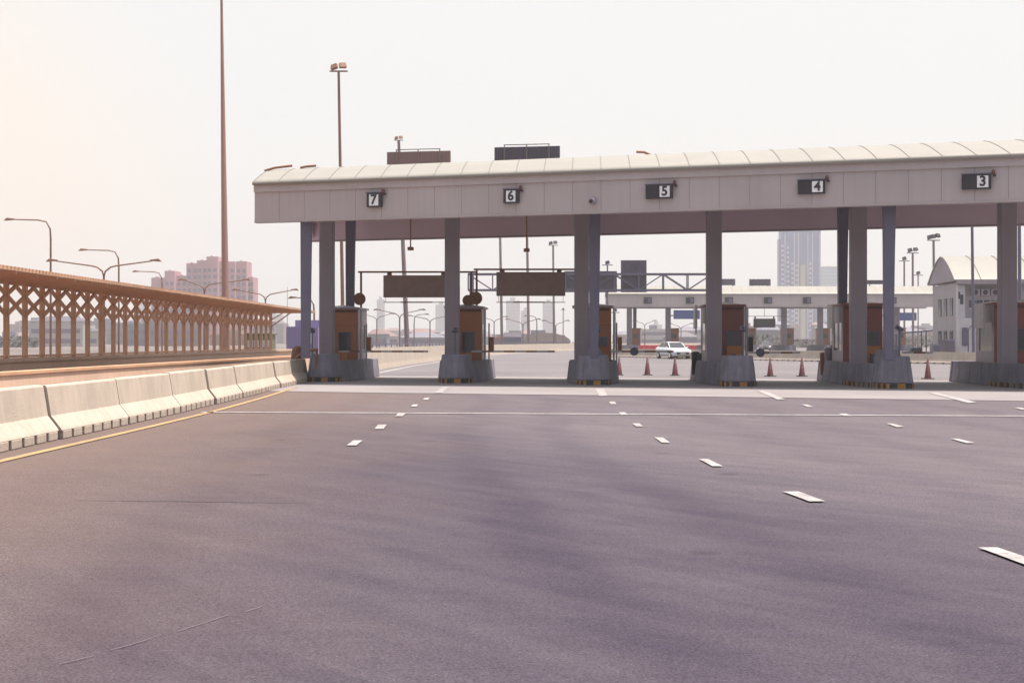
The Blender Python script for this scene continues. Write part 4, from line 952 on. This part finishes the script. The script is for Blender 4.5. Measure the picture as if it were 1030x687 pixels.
# ================================================================ DISTANT CITY
def block(px0, px1, pt, Y, dep, mat='pinkwall'):
    return X_(px0, Y), X_(px1, Y), Z_(pt, Y), dep
Y = 700; t = thing('apartment_block', (X_(200, Y), Y, 0), 0, 'stepped pinkish apartment block behind the tall mast at the left', 'building')
ox = X_(200, Y)
for (a, b, top, dy) in ((150, 165.5, 278.5, 4), (165.5, 175.5, 272, 0), (175.5, 186, 276.5, 4), (186, 198, 264, 3), (198, 209, 261.5, 0), (209, 220.5, 258, -3), (220.5, 236, 262.5, 1), (236, 246.5, 262, 4), (246.5, 251.5, 277.5, 8)):
    x0, x1, z = X_(a, Y) - ox, X_(b, Y) - ox, Z_(top, Y)
    wl = MB().box(x0, x1 - .02, dy, dy + 14, 0, z).build('wall', 'pinkwall', t)
    m = MB(); nb_ = int((z - 4) / 3.1); nc = max(2, int((x1 - x0) / 2.4))
    for f_ in range(nb_):
        for c_ in range(nc): xc = x0 + (c_ + .5) * (x1 - x0) / nc; m.box(xc - .75, xc + .75, dy - .15, dy - .01, 3 + f_ * 3.1, 4.7 + f_ * 3.1)
    tag(m.build('window', 'window', wl), kind='stuff')
    MB().box(x0 + .8, x0 + (x1 - x0) * .3, dy + 5, dy + 8, z + .01, z + .7).build('roof_tank', 'pinkwall', wl)
Y = 1100; t = thing('high_rise_tower', (X_(804, Y), Y, 0), 0, 'blue-grey unfinished high-rise tower with rows of white balconies', 'building')
ox = X_(804, Y); Zt = Z_(226, Y)
x0, x1 = X_(786, Y) - ox, X_(825.5, Y) - ox
MB().box(x0, x1, 0, 12, 0, Zt).build('core', 'tower', t); MB().box(X_(784, Y) - ox, x0 - .02, 3, 9, 0, Z_(240, Y)).build('wing', 'tower', t)
m = MB()
for p in (789.5, 799, 803, 812.5, 817, 824.6): m.box(X_(p, Y) - ox - .3, X_(p, Y) - ox + .3, -.7, -.01, 0, Zt - 6)
m.build('pier', 'towerlight', t)
MB().box(X_(805, Y) - ox, X_(810, Y) - ox, -1.2, -.72, 0, Z_(266, Y)).build('hoist_tower', 'towertan', t)
bal = MB().box(-.85, .85, -1.3, -.01, 0, 1.5); b0 = None
for p, topy in ((786.8, 248), (792.3, 250), (797, 266), (801, 268), (814.8, 266)):
    for j in range(19):
        z = Z_(topy, Y) - j * 3.5
        if z < 6: continue
        if b0 is None: b0 = bal.build('balcony', 'towerlight', t); o = b0
        else: o = b0.copy(); C.objects.link(o); o.parent = t
        o.location = (X_(p, Y) - ox, 0, z)
m = MB()
random.seed(5)
for j in range(12): x = random.uniform(x0, x1 - 2); m.box(x, x + random.uniform(1, 3), 3, 8, Zt + .01, Zt + random.uniform(1, 4))
m.build('roof_formwork', 'tower', t)
Y = 1500; t = thing('glass_tower', (X_(834, Y), Y, 0), 0, 'pale blue glass tower right of the high-rise', 'building')
hw = 8 * Y / F; MB().box(-hw, hw, 0, 20, 0, Z_(267.5, Y)).build('wall', 'tower2', t)
m = MB()
for j in range(20): m.box(-hw - .1, hw + .1, -.3, -.01, 6 + j * 3.7, 6.7 + j * 3.7)
m.build('floor_band', 'city2', t)
# faint blocks on the skyline
SK = [(379, 386, 301, 'narrow, above the lane 7 lamps'), (438, 449, 306, 'left of the column between lanes 7 and 6'), (509, 523, 302, 'broad, below the lane 6 board, left'), (524, 533, 312, 'lower, below the lane 6 board, middle'), (546, 558, 304, 'tall, below the lane 6 board, right'),
      (135, 150, 291, 'left of the pinkish apartments'), (264, 283, 316, 'below the double lamp left of the canopy'), (676, 690, 333, 'above the white car'), (845, 868, 306, 'right of the glass tower'), (655, 666, 326, 'left of the white car')]
for a, b, top, lab in SK:
    Y = 1900 if top > 295 else 2200; t = thing('tower_block', (X_((a + b) / 2, Y), Y, 0), 0, 'faint hazy tower block ' + lab, 'building', 'faint tower blocks on the skyline')
    hw = (b - a) / 2 * Y / F; z = Z_(top, Y); MB().box(-hw, hw, 0, 18, 0, z).build('wall', 'city1', t)
    m = MB(); 
    for j in range(int(z / 4) - 1): m.box(-hw * .95, hw * .95, -.3, -.01, 4 + j * 4, 5.6 + j * 4)
    m.build('window_band', 'window', t); MB().box(-hw * .4, hw * .3, 4, 10, z + .01, z + 4).build('roof_house', 'city1', t)
random.seed(21); lows = []
for zone, n_, lo, hi in (((0, 300), 34, 318, 338), ((370, 470), 10, 332, 340), ((480, 585), 10, 334, 340), ((620, 740), 14, 329, 339), ((745, 860), 20, 325, 338), ((860, 940), 10, 327, 338)):
    for j in range(n_):
        px = random.uniform(*zone); Y = random.uniform(430, 1000); w2 = random.uniform(6, 18); top = random.uniform(lo, hi); lows.append((px, Y, w2, top))
for px, Y, w2, top in lows:
    z = Z_(top, Y); mt = random.choice(['city1', 'city2', 'city1', 'city3'])
    t = thing('low_building', (X_(px, Y), Y, 0), random.uniform(-.3, .3), 'hazy low building among the roofs along the horizon', 'building', 'low buildings along the horizon')
    MB().box(-w2 / 2, w2 / 2, 0, w2 * .8, 0, z).build('wall', mt, t)
    for f_ in range(max(1, int(z / 3))): MB().box(-w2 * .45, w2 * .45, -.1, -.005, 1 + f_ * 3, 2.3 + f_ * 3).build('window_band', 'window', t)
    if random.random() < .5: MB().prism([(-w2 / 2 - .3, -.3), (w2 / 2 + .3, -.3), (w2 / 2 + .3, w2 * .8 + .3), (-w2 / 2 - .3, w2 * .8 + .3)], z + .01, z + 1.6, w2 * .4).build('roof', random.choice(['city3', 'city1', 'signback']), t)
    else: MB().box(-w2 * .2, w2 * .1, w2 * .2, w2 * .4, z + .01, z + 1.5).build('roof_tank', 'city1', t)
# domed hangar and van-like huts seen through lane 6
Y = 330; M['hangar'] = surf('hangar_sheet', (.30, .24, .22), .8, .1, .3)
t = thing('hangar', (X_(549, Y), Y, 0), 0, 'low tan roofed hangar seen through lane 6', 'building')
hw = 25 * Y / F; m = MB(); ring = [(-hw * math.cos(math.pi * j / 14), math.sin(math.pi * j / 14)) for j in range(15)]
vs = [(x, 0, 1.4 + z * 2.0) for x, z in ring] + [(x, 20, 1.4 + z * 2.0) for x, z in ring]
m.add(vs, [(i, i + 1, 15 + i + 1, 15 + i) for i in range(14)], True); m.add(vs, [tuple(range(15)), tuple(range(15, 30))]); m.build('roof', 'hangar', t)
MB().box(-hw * .97, hw * .97, .1, 19.9, 0, 1.4).build('wall', 'city1', t)
Y = 300; t = thing('shed', (X_(515, Y), Y, 0), 0, 'grey shed with sloped roof seen through lane 6', 'shed')
MB().box(-1.9, 1.9, 0, 4, 0, 2.4).build('wall', 'steel', t); MB().prism([(-2, -.1), (2, -.1), (2, 4.1), (-2, 4.1)], 2.402, 3.3, .8).build('roof', 'signback', t)
t = thing('shed', (X_(500.5, Y), Y, 0), 0, 'small brick-red shed seen at the left of lane 6', 'shed')
MB().box(-1.2, 1.2, 0, 3, 0, 2.2).build('wall', 'city3', t); MB().box(-1.3, 1.3, -.1, 3.1, 2.202, 2.4).build('roof', 'orange', t)
# far-off belt of trees
random.seed(9); tb = MB()
for j in range(9000):
    px = random.choice([random.uniform(-60, 38), random.uniform(745, 870), random.uniform(745, 870), random.uniform(860, 960)]); Y = random.uniform(360, 420); x = X_(px, Y)
    hh = 1.9 + .7 * math.sin(x * .13) + .5 * math.sin(x * .41 + 1)
    z = random.uniform(.2, max(1.0, hh)); s = random.uniform(.3, .7); c_ = Vector((x, Y, z))
    a = Vector((random.gauss(0, 1), random.gauss(0, 1), random.gauss(0, 1))).normalized(); b = a.orthogonal().normalized()
    tb.add([c_ + a * s, c_ + b * s * .7, c_ - a * s, c_ - b * s * .7], [(0, 1, 2, 3)])
tag(tb.build('tree_belt', 'leaf'), 'dark belt of distant trees in front of the low roofs', 'trees', None, 'stuff')

# ================================================================ AIR
m, n, l, b = nm('haze_air'); n.remove(b)
pv = n.new('ShaderNodeVolumePrincipled'); pv.inputs['Color'].default_value = (.98, .96, .98, 1); pv.inputs['Density'].default_value = .00052; pv.inputs['Anisotropy'].default_value = .15
l.new(pv.outputs[0], n['Material Output'].inputs['Volume']); M['haze'] = m
hz = MB().box(-2600, 2600, -300, 3200, -1.2, 150).build('haze', 'haze'); tag(hz, kind='stuff')

import os
if os.environ.get('LABCHK'):
    for o in C.objects:
        if 'label' in o and len(o['label'].split())>16: print('LONG', o.name, o['label'])
